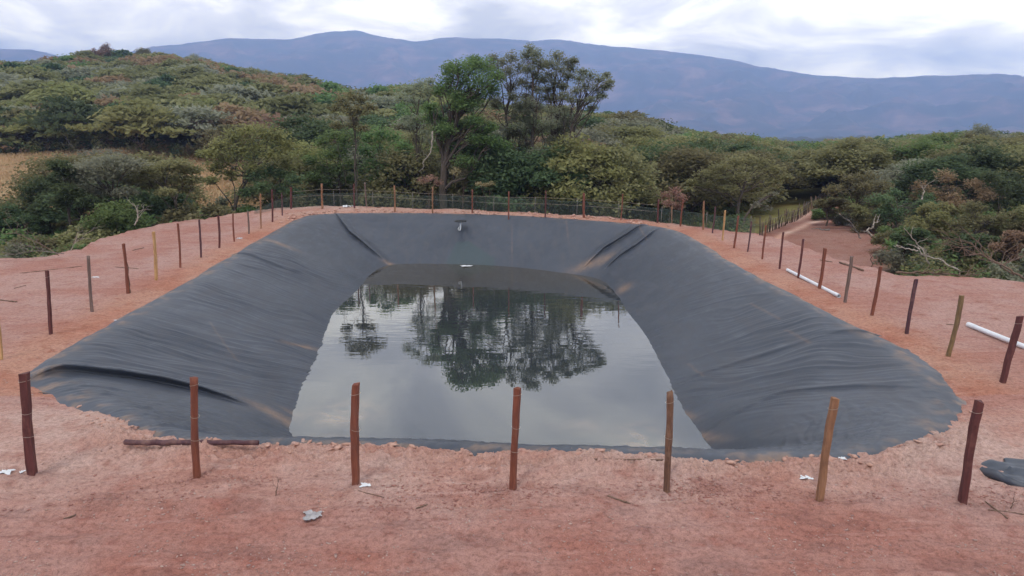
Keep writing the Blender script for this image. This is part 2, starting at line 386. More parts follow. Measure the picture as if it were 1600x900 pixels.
for (ut_, vt_, ub_, vb_) in [(0,0,50,742),(0,0,308,748),(0,0,556,759),(0,0,802,766),(0,0,1041,770),(0,0,1280,779),(0,0,1504,783)]:
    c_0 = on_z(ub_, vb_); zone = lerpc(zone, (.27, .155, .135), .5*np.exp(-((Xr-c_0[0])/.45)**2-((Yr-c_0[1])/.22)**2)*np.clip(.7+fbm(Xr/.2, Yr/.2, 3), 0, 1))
zone = lerpc(zone, (.27, .15, .13), .5*sstep(.2, .55, fbm(Xr/1.6+4, Yr/.6, 4))*sstep(10.6, 9.8, Yr)*(Yr > 0))
outside = sstep(.3, 1.6, -DC)
under = np.array([.13, .115, .065])+.02*fbm(Xr/5, Yr/5, 3)[:, None]*np.array([1, 1, .5])
zone = zone*(1-outside[:, None])+under*outside[:, None]
PU = 800+F*Xr/np.maximum(Yr, 1)/CP
fld = sstep(52, 60, Yr)*sstep(112, 104, Yr+4*fbm(Xr/9, Yr/9, 3))*sstep(430, 380, PU)*(Yr > 0)*outside
zone = zone*(1-fld[:, None])+(np.array([.42, .29, .16])*(1+.22*fbm(Xr/7, Yr/3, 4))[:, None])*fld[:, None]
fl2 = sstep(60, 66, RRr)*sstep(96, 86, RRr)*sstep(1190, 1215, PU)*sstep(1300, 1275, PU)*outside*(Yr > 0)
zone = lerpc(zone, (.17, .15, .055), fl2)
yard = sstep(1165, 1200, PU+6*fbm(Xr/3, Yr/3, 3))*sstep(1430, 1390, PU)*sstep(66, 60, RRr)*outside*(Yr > 0)
tr = seg_d(Xr, Yr, track_a)
yard = np.maximum(yard, sstep(3.2, 2.2, tr)*outside*(Yr > 0))
_a = on_z(1188, 366, -2); _b = on_z(1290, 318, -2); side_ = ((_b[0]-_a[0])*(Yr-_a[1])-(_b[1]-_a[1])*(Xr-_a[0]))/math.hypot(_b[0]-_a[0], _b[1]-_a[1])
gfld = sstep(.2, .7, side_)*sstep(14, 11, side_)*(Yr > 44)*(Yr < 86)*outside
zone = lerpc(zone, (.31, .165, .13), yard*(1-gfld)); zone = lerpc(zone, (.25, .225, .085), gfld*(.75+.25*np.clip(fbm(Xr/2, Yr/2, 3), -1, 1)))
rut = np.exp(-((np.abs(tr-.0)-.85)/.33)**2); zone = lerpc(zone, (.62, .42, .34), rut*.95*outside*(1-gfld))
far_m = sstep(300, 900, RRr); zone = lerpc(zone, (.055, .055, .03), far_m)
zone = np.clip(zone, .01, 1)
n_r, n_t = X.shape
idx = np.arange(n_r*n_t).reshape(n_r, n_t); nx = np.roll(idx, -1, axis=1)
Q = np.stack([idx[:-1], nx[:-1], nx[1:], idx[1:]], -1).reshape(-1, 4)[:, ::-1]
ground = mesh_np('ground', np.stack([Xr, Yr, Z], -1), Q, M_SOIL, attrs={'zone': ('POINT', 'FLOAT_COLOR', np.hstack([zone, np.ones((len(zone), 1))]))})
tag(ground, 'pinkish red bare soil round the pond running out to scrub and straw coloured fields', kind='structure')

# ------------------------------------------------------------------ mountains
MT_U = np.array([-500,-200,0,60,100,150,200,250,300,370,460,500,530,560,600,650,700,780,830,870,950,1050,1100,1150,1180,1250,1330,1400,1450,1520,1600,1750,2100.])
MT_V = np.array([110,95,86,88,96,104,96,84,80,73,74,66,62,63,70,77,72,73,76,74,84,92,96,104,112,122,128,127,125,122,125,130,120.])
M_MT = NM('mountain_slopes'); P = M_MT.pos((.001, .001, .003)); a_ = M_MT.noise(3.5, 8, .62, P, .6); b_ = M_MT.noise(14, 8, .6, P, .5)
c = M_MT.ramp(a_, [(.35, (.030, .038, .034)), (.48, (.070, .060, .045)), (.58, (.20, .11, .09)), (.68, (.32, .20, .15))])
c = M_MT.mix(1., c, M_MT.ramp(b_, [(.3, (.6, .6, .6)), (.7, (1.3, 1.3, 1.3))]), 'MULTIPLY')
M_MT.l(c, M_MT.b.inputs['Base Color']); M_MT.b.inputs['Roughness'].default_value = .95
th2 = np.linspace(R(-62), R(62), 700); r2 = np.linspace(2600, 6600, 170)
T2, R2 = np.meshgrid(th2, r2); X2, Y2 = (R2*np.sin(T2)).ravel(), (R2*np.cos(T2)).ravel(); RR2 = R2.ravel()
u2 = 800+F*np.tan(T2.ravel())/CP
top = np.interp(u2, MT_U, MT_V); D6 = 5600*np.cos(T2.ravel())
hz = (195-top)/F*5600*np.cos(T2.ravel())*1.02
ridge = 1-np.abs(fbm(X2/900+3, Y2/900+1, 5, .52)); ridge2 = 1-np.abs(fbm(X2/420, Y2/420, 4, .5))
prof = sstep(2700, 5600, RR2)**1.25
up = prof*(1-.55*(1-prof)*(1.0-np.clip(ridge-.35, 0, 1)*1.3))
hh2 = hz*up+(ridge-.7)*150*np.clip(4*prof*(1-prof), 0, 1)+(ridge2-.75)*60*np.clip(4*prof*(1-prof), 0, 1)
hh2 = np.where(RR2 > 5600, hz*(1-sstep(5600, 6600, RR2)*.4), hh2)-46*(1-prof)+6*pn(X2/160, Y2/160)
hh2 = np.where(RR2 < 2650, -60, hh2)
i2 = np.arange(len(X2)).reshape(T2.shape)
mt = mesh_np('mountains', np.stack([X2, Y2, hh2], -1), np.stack([i2[:-1, :-1], i2[:-1, 1:], i2[1:, 1:], i2[1:, :-1]], -1).reshape(-1, 4)[:, ::-1], M_MT.m)
tag(mt, 'long blue mountain range under low cloud', kind='structure')

# ------------------------------------------------------------------ haze
hv = NM('haze_air'); hv.t.nodes.remove(hv.b); pv = hv.n('ShaderNodeVolumePrincipled'); hv.l(pv.outputs[0], hv.out.inputs['Volume'])
pv.inputs['Color'].default_value = (.425, .595, 1.0, 1); pv.inputs['Density'].default_value = 3.2e-4; pv.inputs['Anisotropy'].default_value = 0.35
s_ = 7750
vv = [(sx*s_, sy*s_, z) for z in (-70, 700) for sx, sy in ((-1, -1), (1, -1), (1, 1), (-1, 1))]
me = bpy.data.meshes.new('haze'); me.from_pydata(vv, [], [(3, 2, 1, 0), (4, 5, 6, 7), (0, 1, 5, 4), (1, 2, 6, 5), (2, 3, 7, 6), (3, 0, 4, 7)]); me.materials.append(hv.m)
hz_o = bpy.data.objects.new('haze', me); COL.objects.link(hz_o); tag(hz_o, 'blue air haze in front of the far range', kind='stuff')

# ------------------------------------------------------------------ pond liner
CC = np.array([0., 27.])
def radial(curve, n, th):
    P = curve-CC; a = np.unwrap(np.arctan2(P[:, 1], P[:, 0])); rad = np.hypot(P[:, 0], P[:, 1])
    if a[-1] < a[0]: a = a[::-1]; rad = rad[::-1]
    o = np.argsort(np.mod(a, 2*np.pi)); am = np.mod(a, 2*np.pi)[o]; rm = rad[o]
    return np.interp(th, am, rm, period=2*np.pi)
# parameter round the pond: even steps along the rim
P_ = RIM; seg = np.hypot(*(np.roll(P_, -1, 0)-P_).T); cum = np.concatenate([[0], np.cumsum(seg)]); per = cum[-1]
NS, NT = 2400, 150
ss = np.arange(NS)/NS*per; Pc = np.vstack([P_, P_[:1]])
rx = np.interp(ss, cum, Pc[:, 0]); ry = np.interp(ss, cum, Pc[:, 1])
ang = np.arctan2(ry-CC[1], rx-CC[0]); wr = radial(WAT, NS, np.mod(ang, 2*np.pi))
# smooth the water-line radius a little
for _ in range(6): wr = (np.roll(wr, 1)+wr+np.roll(wr, -1))/3
wx, wy = CC[0]+wr*np.cos(ang), CC[1]+wr*np.sin(ang)
tt = np.linspace(-.12, 1.35, NT)
LX = rx[None]+(wx-rx)[None]*tt[:, None]; LY = ry[None]+(wy-ry)[None]*tt[:, None]
tz = np.interp(tt, [-.12, -.04, .02, .07, .14, .3, 1., 1.35], [-.16, -.07, -.005, -.03, -.14, -.50, -2.2, -2.97])
for _ in range(3): tz[1:-1] = (tz[:-2]+tz[1:-1]*2+tz[2:])/4
LZ = np.repeat(tz[:, None], NS, 1)
lx, ly = LX.ravel(), LY.ravel(); tl = np.repeat(tt[:, None], NS, 1).ravel()
left = sstep(-1, -4, lx)*sstep(36, 30, ly); right = sstep(1, 4, lx)*sstep(33, 24, ly)
def wrinkle(dx, dy, sp, ln, seed):
    L_ = math.hypot(dx, dy); dx, dy = dx/L_, dy/L_
    al = lx*dx+ly*dy; pe = -lx*dy+ly*dx
    pe = pe+.5*pn(al/3+seed, pe/3)+.15*pn(al/1.2, pe/1.0+seed)
    n = pn(pe/sp+seed*3.1, al/ln); n2 = pn(pe/(sp*.43)+seed, al/(ln*.6)+9)
    n3 = pn(pe/(sp*.24)+seed*2, al/(ln*.4)+4)
    return np.exp(-(n/.20)**2)*.60+np.exp(-(n2/.24)**2)*.50*sstep(-.3, .3, pn(al/2+3, pe/2))+np.exp(-(n3/.3)**2)*.22+.3*n
dens_l = .35+.65*sstep(-.3, .35, fbm(lx/3+2, ly/5, 2))
dens_r = .2+.8*sstep(26, 17, ly)*sstep(-.4, .3, fbm(lx/3+7, ly/4, 2))
body = sstep(.03, .2, tl)
disp = .075*wrinkle(3.5, 2.4, .46, 5, 1.)*left*body*dens_l+.065*wrinkle(-3.6, 3.4, .48, 6, 4.)*right*body*dens_r
disp += .012*fbm(lx/1.5, ly/1.5, 4)*body
frontm = sstep(16, 13.5, ly)
disp += .03*wrinkle(1.2, 2.4, .22, 1.6, 2.)*frontm*sstep(-.02, .06, tl)
disp += .03*np.abs(pn(lx/.7, ly/.7+3))*sstep(38, 41, ly)*body
LZf = LZ.ravel()+disp
# large folds: the sheet doubled over itself, drawn as an S in section
folds = [  # path on the liner as (u, v, z) points, height, half width, side(+1: lip falls towards the viewer)
 ([(60,588,-.02),(85,588,-.12),(130,596,-.35),(200,612,-.8),(260,628,-1.2),(320,643,-1.6),(400,662,-2.1)], .26, .52, 1),
 ([(527,335,-.02),(550,357,-.55),(580,386,-1.4),(606,412,-2.15)], .22, .5, 1),
 ([(1006,352,-.02),(975,372,-.6),(940,398,-1.4),(905,425,-2.1)], .16, .42, 1),
 ([(1024,358,-.05),(990,382,-.7),(965,402,-1.3),(938,430,-2.1)], .15, .42, 1),
 ([(1290,590,-1.4),(1380,577,-.9),(1440,580,-.4)], .05, .35, 1),
 ([(1110,680,-2.1),(1220,655,-1.7),(1330,640,-1.0),(1440,632,-.4)], .06, .4, 1),
 ([(1080,605,-2.2),(1180,580,-1.5),(1280,560,-.9)], .045, .35, 1),
 ([(350,405,-.2),(420,430,-1.0),(500,455,-1.9)], .06, .4, 1),
]
for path, h, w, side in folds:
    PW = np.array([on_z(u, v, z)[:2] for u, v, z in path]); n = len(PW)
    # resample
    c_ = np.concatenate([[0], np.cumsum(np.hypot(*(PW[1:]-PW[:-1]).T))]); q = np.linspace(0, c_[-1], 60)
    PQ = np.stack([np.interp(q, c_, PW[:, 0]), np.interp(q, c_, PW[:, 1])], -1)
    near = (np.abs(lx-PQ[:, 0].mean()) < 9) & (np.abs(ly-PQ[:, 1].mean()) < 9)
    ii = np.where(near)[0]
    D2 = (lx[ii, None]-PQ[None, :, 0])**2+(ly[ii, None]-PQ[None, :, 1])**2
    k = D2.argmin(1); tan = np.gradient(PQ, axis=0); tan /= np.linalg.norm(tan, axis=1)[:, None]
    nrm = np.stack([tan[:, 1], -tan[:, 0]], -1)
    if nrm[30, 1] > 0: nrm = -nrm          # points towards the viewer
    nk = nrm[k]; sx = (lx[ii]-PQ[k, 0])*nk[:, 0]+(ly[ii]-PQ[k, 1])*nk[:, 1]
    tau = np.clip(sx/w, -1, 1); a = k/59.; beyond = (np.abs((lx[ii]-PQ[k, 0])*tan[k, 0]+(ly[ii]-PQ[k, 1])*tan[k, 1]))
    hh_ = h*np.interp(a, [0, .12, .55, .85, 1], [.35, .8, 1, .6, 0])*np.exp(-(beyond/.3)**2)*(np.abs(sx) < w)
    fz = np.interp(tau, [-1, -.6, -.25, -.1, 0, .12, .3, .5, 1], [0, .35, .92, 1, .9, .30, .03, .0, 0])
    gs = np.interp(tau, [-1, -.5, -.25, -.1, 0, .12, .3, .5, 1], [0, .25, .6, .8, .85, -.1, -.55, -.5, 0])
    LZf[ii] += hh_*fz; LXn = hh_*gs
    lx[ii] += nk[:, 0]*LXn; ly[ii] += nk[:, 1]*LXn
def liner_hit(u, v):
    dep = ly*CP-(LZf-H)*SP; uu = 800+F*lx/dep; vv_ = 450-F*(ly*SP+(LZf-H)*CP)/dep
    i = int(np.argmin((uu-u)**2+(vv_-v)**2+1e6*(tl > 1.0))); return lx[i], ly[i], LZf[i]
# masks: r = dried mud, g = damp
def blob(u, v, z, ru, rv, rot=0):
    c0 = on_z(u, v, z); dx = lx-c0[0]; dy = ly-c0[1]; c, s = math.cos(rot), math.sin(rot)
    return np.exp(-(((dx*c+dy*s)/ru)**2+((-dx*s+dy*c)/rv)**2))
mud = np.zeros(len(lx))
for b_ in [(430,390,-.5,.9,.25,R(30)),(470,530,-1.7,.6,.12,R(50)),(920,422,-2.05,.9,.3,0),(945,415,-1.8,.5,.25,R(20)),(612,408,-2.0,.5,.18,R(-20)),(1092,672,-2.1,.9,.10,R(110)),(1068,640,-2.1,.5,.10,R(110)),
           (440,662,-2.2,.8,.25,0),(975,455,-2.1,.5,.3,R(90)),(470,640,-2.1,.4,.15,0),(800,385,-1.4,.04,1.2,0),(885,375,-1.1,.05,1.4,0)]:
    mud = np.maximum(mud, blob(*b_)*(.55 if b_[3] > .1 else .2))
for (ua, va, za, ub_, vb_, zb_) in [(1128,432,-1.2,1160,465,-1.2),(1172,470,-1.1,1190,488,-1.1),(1170,510,-1.2,1215,540,-1.2),(1225,548,-1.1,1262,572,-1.1),(1075,575,-2.0,1098,600,-2.0),(330,520,-1.0,350,535,-1.0),(350,540,-1.1,372,552,-1.1),(990,385,-1.3,1010,400,-1.3)]:
    mud = np.maximum(mud, .22*np.exp(-(seg_d(lx, ly, [on_z(ua, va, za)[:2], on_z(ub_, vb_, zb_)[:2]])/.035)**2))
c0 = on_z(722, 362, -.7); c1 = on_z(735, 412, -2.2); tv = np.clip((c0[1]-ly)/(c0[1]-c1[1]), 0, 1)
damp = sstep(1., .8, np.abs(lx-(c0[0]+(c1[0]-c0[0])*tv))/(.35+1.1*tv))*(ly > 36)*(tv > .02)
mud = np.maximum(mud, .5*sstep(.12, .0, tl)*sstep(-.1, .5, fbm(lx/.5, ly/.5, 3)))
li = np.arange(NT*NS).reshape(NT, NS); ln_ = np.roll(li, -1, 1)
Q = np.stack([li[:-1], ln_[:-1], ln_[1:], li[1:]], -1).reshape(-1, 4)
a0, a1 = RIM[0]-CC, RIM[1]-CC
if a0[0]*a1[1]-a0[1]*a1[0] < 0: Q = Q[:, ::-1]
liner = mesh_np('pond_liner', np.stack([lx, ly, LZf], -1), Q, M_LINER, attrs={'mask': ('POINT', 'FLOAT_COLOR', np.stack([mud, damp, mud*0, mud*0+1], -1))})
tag(liner, 'wrinkled dark grey plastic sheet lining the sloping sides of the pond', 'pond liner')
# ------------------------------------------------------------------ water
WX = np.linspace(-9.5, 9.5, 120); WY = np.linspace(13, 41, 170); gx, gy = np.meshgrid(WX, WY)
ins = sdf(gx, gy, WAT) > -1.2
wi = np.arange(gx.size).reshape(gx.shape); Q = np.stack([wi[:-1, :-1], wi[:-1, 1:], wi[1:, 1:], wi[1:, :-1]], -1).reshape(-1, 4)
keep = ins.ravel()[Q].all(1); Q = Q[keep]
wxr, wyr = gx.ravel(), gy.ravel(); sed = np.zeros(len(wxr))
for (u, v, a_, b_, am) in [(535,645,.75,.8,.8),(420,658,.8,.5,.9),(1000,690,.55,.9,.8),(490,690,1.0,.35,.6),(905,665,.7,.4,.35),(1010,720,.9,.5,.5)]:
    c0 = on_z(u, v, ZW); sed = np.maximum(sed, am*np.exp(-((wxr-c0[0])/a_)**2-((wyr-c0[1])/b_)**2))
farw = sstep(30, 36, wyr); rip = .08+.30*sstep(19, 25, wyr)
used = np.unique(Q); rem = -np.ones(gx.size, int); rem[used] = np.arange(len(used))
water = mesh_np('water', np.stack([wxr, wyr, wxr*0+ZW], -1)[used], rem[Q], M_WATER, attrs={'mask': ('POINT', 'FLOAT_COLOR', np.stack([sed, farw, rip, sed*0+1], -1)[used])})
tag(water, 'still grey green water in the pond reflecting sky and trees', kind='structure')

# ------------------------------------------------------------------ posts
def post_mat(name, c1, c2, c3, rough=.75):
    g = NM(name); P = g.pos((14, 14, 1.6), obj=True); n = g.noise(1.5, 6, .65, P); m_ = g.noise(4, 5, .6, g.pos(obj=True)); 
    c = g.ramp(n, [(.3, c1), (.7, c2)]); c = g.mix(g.ramp(m_, [(.5, (0, 0, 0)), (.72, (.8, .8, .8))]), c, c3)
    g.l(c, g.b.inputs['Base Color']); g.b.inputs['Roughness'].default_value = rough; g.l(g.bump(n, .8, .012), g.b.inputs['Normal']); return g.m
PM = dict(
 red=post_mat('timber_dark_red', (.055, .014, .014), (.13, .035, .032), (.18, .07, .055)),
 rust=post_mat('timber_rust_brown', (.11, .028, .016), (.24, .075, .04), (.16, .07, .05)),
 brown=post_mat('timber_brown', (.07, .035, .022), (.20, .10, .06), (.28, .17, .11)),
 tan=post_mat('timber_tan', (.16, .07, .035), (.36, .19, .10), (.12, .06, .04)),
 yellow=post_mat('timber_raw_yellow', (.34, .18, .07), (.58, .36, .16), (.20, .10, .06)),
 olive=post_mat('timber_olive', (.10, .06, .03), (.26, .17, .07), (.14, .09, .05)),
 purple=post_mat('timber_purple_brown', (.045, .015, .025), (.11, .045, .05), (.22, .12, .10)),
 grey=post_mat('timber_weathered_grey', (.10, .065, .055), (.22, .15, .125), (.13, .08, .07)),
 wire=plain('tie_wire', (.42, .36, .30), .45, .6))
def make_post(bx, by, bz, tx, ty, tz, w, kind, shape, rng, parts=0):
    """hewn fence post from base to top; shape 'square', 'split' or 'round'"""
    root = empty('fence_post', (bx, by, bz)) if parts else None
    k = {'square': 4, 'split': 5, 'round': 10}[shape]; n = 16
    th = np.arange(k)*2*np.pi/k+(math.pi/4 if k == 4 else 0)+rng.uniform(-.35, .35)
    rj = 1+np.array([rng.uniform(-.16, .16) for _ in range(k)])
    if shape == 'round': rj = 1+np.array([rng.uniform(-.05, .05) for _ in range(k)])
    v = []; lvl = np.concatenate([[-.25], np.linspace(0, 1, n)]); ph = rng.uniform(0, 50)
    bend = rng.uniform(-.02, .02)
    for i, q in enumerate(lvl):
        cx = (tx-bx)*q+bend*math.sin(math.pi*max(q, 0)); cy = (ty-by)*q; cz = (tz-bz)*q
        for j in range(k):
            rad = w*.5*(1.08 if k == 4 else .98)*rj[j]*(1+.09*math.sin(ph+q*7+j*2.1)+.05*math.sin(q*19+j*5+ph)+rng.uniform(-.03, .03))
            v.append((cx+rad*math.cos(th[j]), cy+rad*math.sin(th[j]), cz+(rng.uniform(-.02, .02) if i == n else 0)))
    b = len(v); v.append(((tx-bx)*1.0, (ty-by), (tz-bz)+.008))
    f = [(i*k+j, i*k+(j+1) % k, (i+1)*k+(j+1) % k, (i+1)*k+j) for i in range(n) for j in range(k)]+[(n*k+j, n*k+(j+1) % k, b) for j in range(k)]
    me = bpy.data.meshes.new('post_timber' if parts else 'fence_post'); me.from_pydata(v, [], f); me.materials.append(PM[kind])
    o = bpy.data.objects.new('timber' if parts else 'fence_post', me); COL.objects.link(o)
    if k > 5: me.polygons.foreach_set('use_smooth', np.ones(len(f), bool))
    if not parts: o.location = (bx, by, bz); return o
    o.parent = root
    for q in ([.93, .62, .38] if parts > 2 else [.9, .55])[:parts]:
        mb = MB(); c = np.array([(tx-bx)*q, (ty-by)*q, (tz-bz)*q]); rad = w*.5*1.22
        pts = [c+np.array([rad*math.cos(a)*.97, rad*math.sin(a)*1.0, .012*math.sin(a*1+q*9)]) for a in np.linspace(0, 2*math.pi, 14)]
        mb.tube(pts, .0028, 4, cap=False); mb.build('wire_tie', PM['wire'], root)
    return root
posts = [ # u_top v_top u_base v_base kind width shape label
 (37,584,50,742,'red',.125,'square','dark red squared post at the left end of the front row',3),
 (303,590,308,748,'rust',.105,'round','red brown round post standing behind the half buried log, second of the front row',3),
 (556,599,556,759,'rust',.115,'square','orange brown squared post with a white scrap at its foot, third of the front row',2),
 (809,605,802,766,'rust',.10,'square','rust red post in the middle of the front row',3),
 (1047,612,1041,770,'brown',.095,'round','brown weathered post touching the thin rod on the soil, front row',2),
 (1304,621,1280,779,'tan',.11,'square','tan brown rough post leaning right near the white scrap, front row',1),
 (1530,627,1504,783,'red',.105,'square','dark red post leaning right beside the torn black sheet, front row',1),
 (-10,460,2,563,'yellow',.09,'square','raw yellow post cut by the left edge of the photo',0),
 (73,423,79,523,'red',.095,'square','dark red post nearest the camera wholly in view in the left row',1),
 (138,400,144,487,'grey',.085,'round','grey brown round post slightly bowed, second whole post of the left row',0),
 (193,381,200,459,'rust',.09,'split','rust brown split post with a thin stick beside it in the left row',0),
 (240,362,244,436,'yellow',.105,'split','yellow raw timber post between red posts in the left row',0),
 (278,349,282,418,'rust',.08,'square','rust red post just beyond the yellow one in the left row',0),
 (311,343,314,402,'purple',.085,'square','purple brown post, second beyond the yellow one in the left row',0),
 (341,337,343,388,'red',.085,'square','dark red post, third beyond the yellow one in the left row',0),
 (364,334,366,376,'rust',.08,'square','rust red thin post, fourth beyond the yellow one in the left row',0),
 (387,330,389,366,'grey',.08,'round','grey brown thin post, fifth beyond the yellow one in the left row',0),
 (407,303,408,357,'tan',.085,'split','tan topped tall post near the far end of the left row',0),
 (425,296,426,347,'red',.09,'square','dark red tall post by the start of the green net',0),
 (440,302,441,337,'purple',.085,'square','purple brown post in front of the green net near the far left corner',0),
 (455,293,455,326,'red',.13,'square','thick dark red post on the far left corner of the fence',0),
 (503,287,504,326,'tan',.14,'split','pale split post, leftmost of the far row',0),
 (553,287,554,328,'red',.11,'square','dark red post, second of the far row behind the wire',0),
 (570,285,573,326,'grey',.08,'round','thin grey leaning pole just right of the second far post',0),
 (616,290,617,330,'tan',.11,'split','light brown post above the left part of the far liner wall',0),
 (676,292,676,333,'tan',.09,'round','pale tan post in front of the thick tree trunk',0),
 (738,296,738,333,'rust',.085,'round','rust post right of the black capped inlet pipe, far row',0),
 (795,299,795,338,'rust',.08,'round','thin rust post in the middle of the far row',0),
 (853,298,852,339,'red',.075,'round','thin dark post, second right of the middle of the far row',0),
 (912,302,912,341,'rust',.13,'square','thick orange brown post in the right half of the far row',0),
 (973,303,970,345,'rust',.09,'square','rust post leaning right above the two corner folds',0),
 (1029,311,1027,348,'red',.10,'square','dark red post in front of the dusty red shrub',0),
 (1050,323,1051,343,'tan',.07,'round','short pale stake behind the fence by the dusty red shrub',0),
 (1068,312,1063,353,'rust',.085,'round','rust leaning post just past the far right corner',0),
 (1100,314,1099,358,'tan',.09,'split','pale sided post, second past the far right corner',0),
 (1118,323,1113,365,'purple',.08,'square','dark brown leaning post left of the short yellow one',0),
 (1133,329,1129,375,'yellow',.09,'split','yellow raw timber post near the spreading thorn tree',0),
 (1154,337,1147,386,'rust',.09,'square','rust brown post just right of the yellow one in the right row',0),
 (1174,346,1168,394,'purple',.07,'square','thin dark post, second right of the yellow one in the right row',0),
 (1197,352,1191,406,'rust',.085,'square','rust red post at the left end of the stick fence beyond',0),
 (1224,363,1218,421,'red',.09,'square','dark red post just left of the upper end of the long white pipe',0),
 (1255,374,1247,434,'red',.09,'square','dark red post standing over the upper part of the white pipe',0),
 (1289,388,1280,451,'rust',.10,'square','brown red post standing over the lower end of the white pipe',0),
 (1331,401,1320,472,'grey',.095,'square','dusty brown post just right of the white pipe end',0),
 (1376,417,1362,494,'rust',.09,'square','red brown post, fourth nearest of the right row',0),
 (1432,436,1417,521,'purple',.105,'split','purple brown split post, third nearest of the right row',0),
 (1503,462,1482,554,'olive',.105,'split','olive brown cracked post, second nearest of the right row',0),
 (1594,494,1566,599,'red',.11,'square','dark red post in front of the white pipe at the right edge',1),
]
rng = random.Random(5)
for (ut, vt, ub, vb, kd, w, shp, lab, parts) in posts:
    bx, by, _ = on_z(ub, vb); bz = gz(bx, by)
    if by > 30: bz = min(bz, .02)
    t = at_y(ut, vt, by+rng.uniform(-.02, .02)); o = make_post(bx, by, bz, t[0], t[1], t[2], w, kd, shp, rng, parts)
    tag(o, lab, 'fence post', 'fence posts round the pond')

# ------------------------------------------------------------------ trees
FLATK = .7; TWN = 2
def leaves(rs, C, RX, RZ, n, size, flat=.5, shell=.55):
    """n diamond leaves in each ellipsoid clump; returns verts, quads, tone"""
    C = np.asarray(C, float); k = len(C); RX = np.broadcast_to(RX, k); RZ = np.broadcast_to(RZ, k)
    idx = np.repeat(np.arange(k), n); m = len(idx)
    d = rs.normal(size=(m, 3)); d /= np.linalg.norm(d, axis=1)[:, None]; rad = rs.rand(m)**(1-shell)
    rad = rad*(1+.25*rs.normal(size=m)*.6)
    p = C[idx]+d*rad[:, None]*np.stack([RX[idx], RX[idx], RZ[idx]], -1)
    nrm = rs.normal(size=(m, 3)); nrm[:, 2] = np.abs(nrm[:, 2])*.8+(flat*2+1.1)*FLATK; nrm /= np.linalg.norm(nrm, axis=1)[:, None]
    a = np.cross(nrm, rs.normal(size=(m, 3))); a /= np.linalg.norm(a, axis=1)[:, None]; b = np.cross(nrm, a)
    s = size*(.6+.8*rs.rand(m))[:, None]
    V = np.stack([p-a*s, p-b*s*.55, p+a*s, p+b*s*.55], 1).reshape(-1, 3)
    tone = np.clip(rs.rand(k)[idx]*.62+rs.rand(m)*.30, 0, 1)
    return V, np.arange(m*4).reshape(m, 4), tone
def limb(mb, rs, a, b, r0, r1, n=6, sag=.25, k=5):
    a = np.array(a, float); b = np.array(b, float); L_ = np.linalg.norm(b-a); t = np.linspace(0, 1, n)[:, None]
    off = rs.normal(size=3)*L_*sag*.35; off2 = rs.normal(size=3)*L_*.05
    P = a+(b-a)*t+off*np.sin(math.pi*t)*.6+off2*np.sin(3*math.pi*t)
    P[1:-1, 2] += L_*.06
    mb.tube(P, np.linspace(r0, r1, n), k, cap=False); return P
def tree_meshes(kind, clumps, nleaf, lsize, rs, trunk, flat=.5, shell=.5, twigs=0, bark=None, shape_r=.14):
    """trunk: list of points; clumps: (x,y,z,rx,rz). Limbs run from the trunk to every clump."""
    mb = MB(); tp = np.array(trunk, float); n = len(tp)
    mb.tube(tp, np.linspace(shape_r, shape_r*.45, n), 7)
    C = np.array(clumps, float)
    for c in C:
        # leave the trunk at the point lying well below the clump
        h = np.clip((c[2]-tp[0, 2])*.68, tp[0, 2], tp[-1, 2]); i = int(np.argmin(np.abs(tp[:, 2]-h))); i = max(1, min(i+rs.randint(-1, 2), n-1))
        r0 = shape_r*.42*(1-.4*i/n)
        P = limb(mb, rs, tp[i], c[:3]-np.array([0, 0, c[4]*.3]), r0, r0*.25)
        for _ in range(TWN+(twigs if TWN == 2 else 0)):
            q = P[rs.randint(2, len(P))]; e_ = c[:3]+rs.normal(size=3)*np.array([c[3], c[3], c[4]])*.55
            limb(mb, rs, q, e_, r0*.35, r0*.10, 5, .3, 4)
    V, Q = mb.data()
    LV, LQ, tone = leaves(rs, C[:, :3], C[:, 3], C[:, 4], nleaf, lsize, flat, shell)
    return V, Q, LV, LQ, tone, kind, bark or BARK
CF = 1.0
def umbrella(kind, H_, W_, nc, nleaf, ls, seed, rz=.42, dome=.32, **kw):
    rs = np.random.RandomState(seed); cl = []
    for i in range(nc):
        a = i*2.4+rs.rand(); q = math.sqrt((i+.5)/nc); rad = q*W_*.46*(.85+.3*rs.rand())
        z = H_*(1-dome*q*q)-rz*H_*.2-rs.rand()*H_*.14
        cl.append((rad*math.cos(a), rad*math.sin(a), z, W_*.16*CF*(.75+.6*rs.rand()), rz*(.7+.6*rs.rand())*H_*.24))
    lean = rs.normal(size=2)*.3
    tr = [(0, 0, -.5), (0, 0, 0), (lean[0]*.3, lean[1]*.3, H_*.15), (lean[0], lean[1], H_*.32), (lean[0]*1.6, lean[1]*1.4, H_*.5), (lean[0]*1.7, lean[1]*1.7, H_*.62)]
    return tree_meshes(kind, cl, nleaf, ls, rs, tr, flat=.6, **kw)
def rounded(kind, H_, W_, nc, nleaf, ls, seed, low=.25, **kw):
    rs = np.random.RandomState(seed); cl = []
    for i in range(nc):
        d = rs.normal(size=3); d /= np.linalg.norm(d); q = rs.rand()**.4
        cz = H_*(low+(1-low)*.5); z = cz+d[2]*q*H_*(1-low)*.43
        cl.append((d[0]*q*W_*.40, d[1]*q*W_*.40, z, W_*.17*CF*(.7+.7*rs.rand()), W_*.13*CF*(.7+.7*rs.rand())))
    tr = [(0, 0, -.5), (0, 0, 0), (.1, 0, H_*.2), (.0, .1, H_*.4), (.1, .1, H_*.7)]
    return tree_meshes(kind, cl, nleaf, ls, rs, tr, flat=.3, **kw)
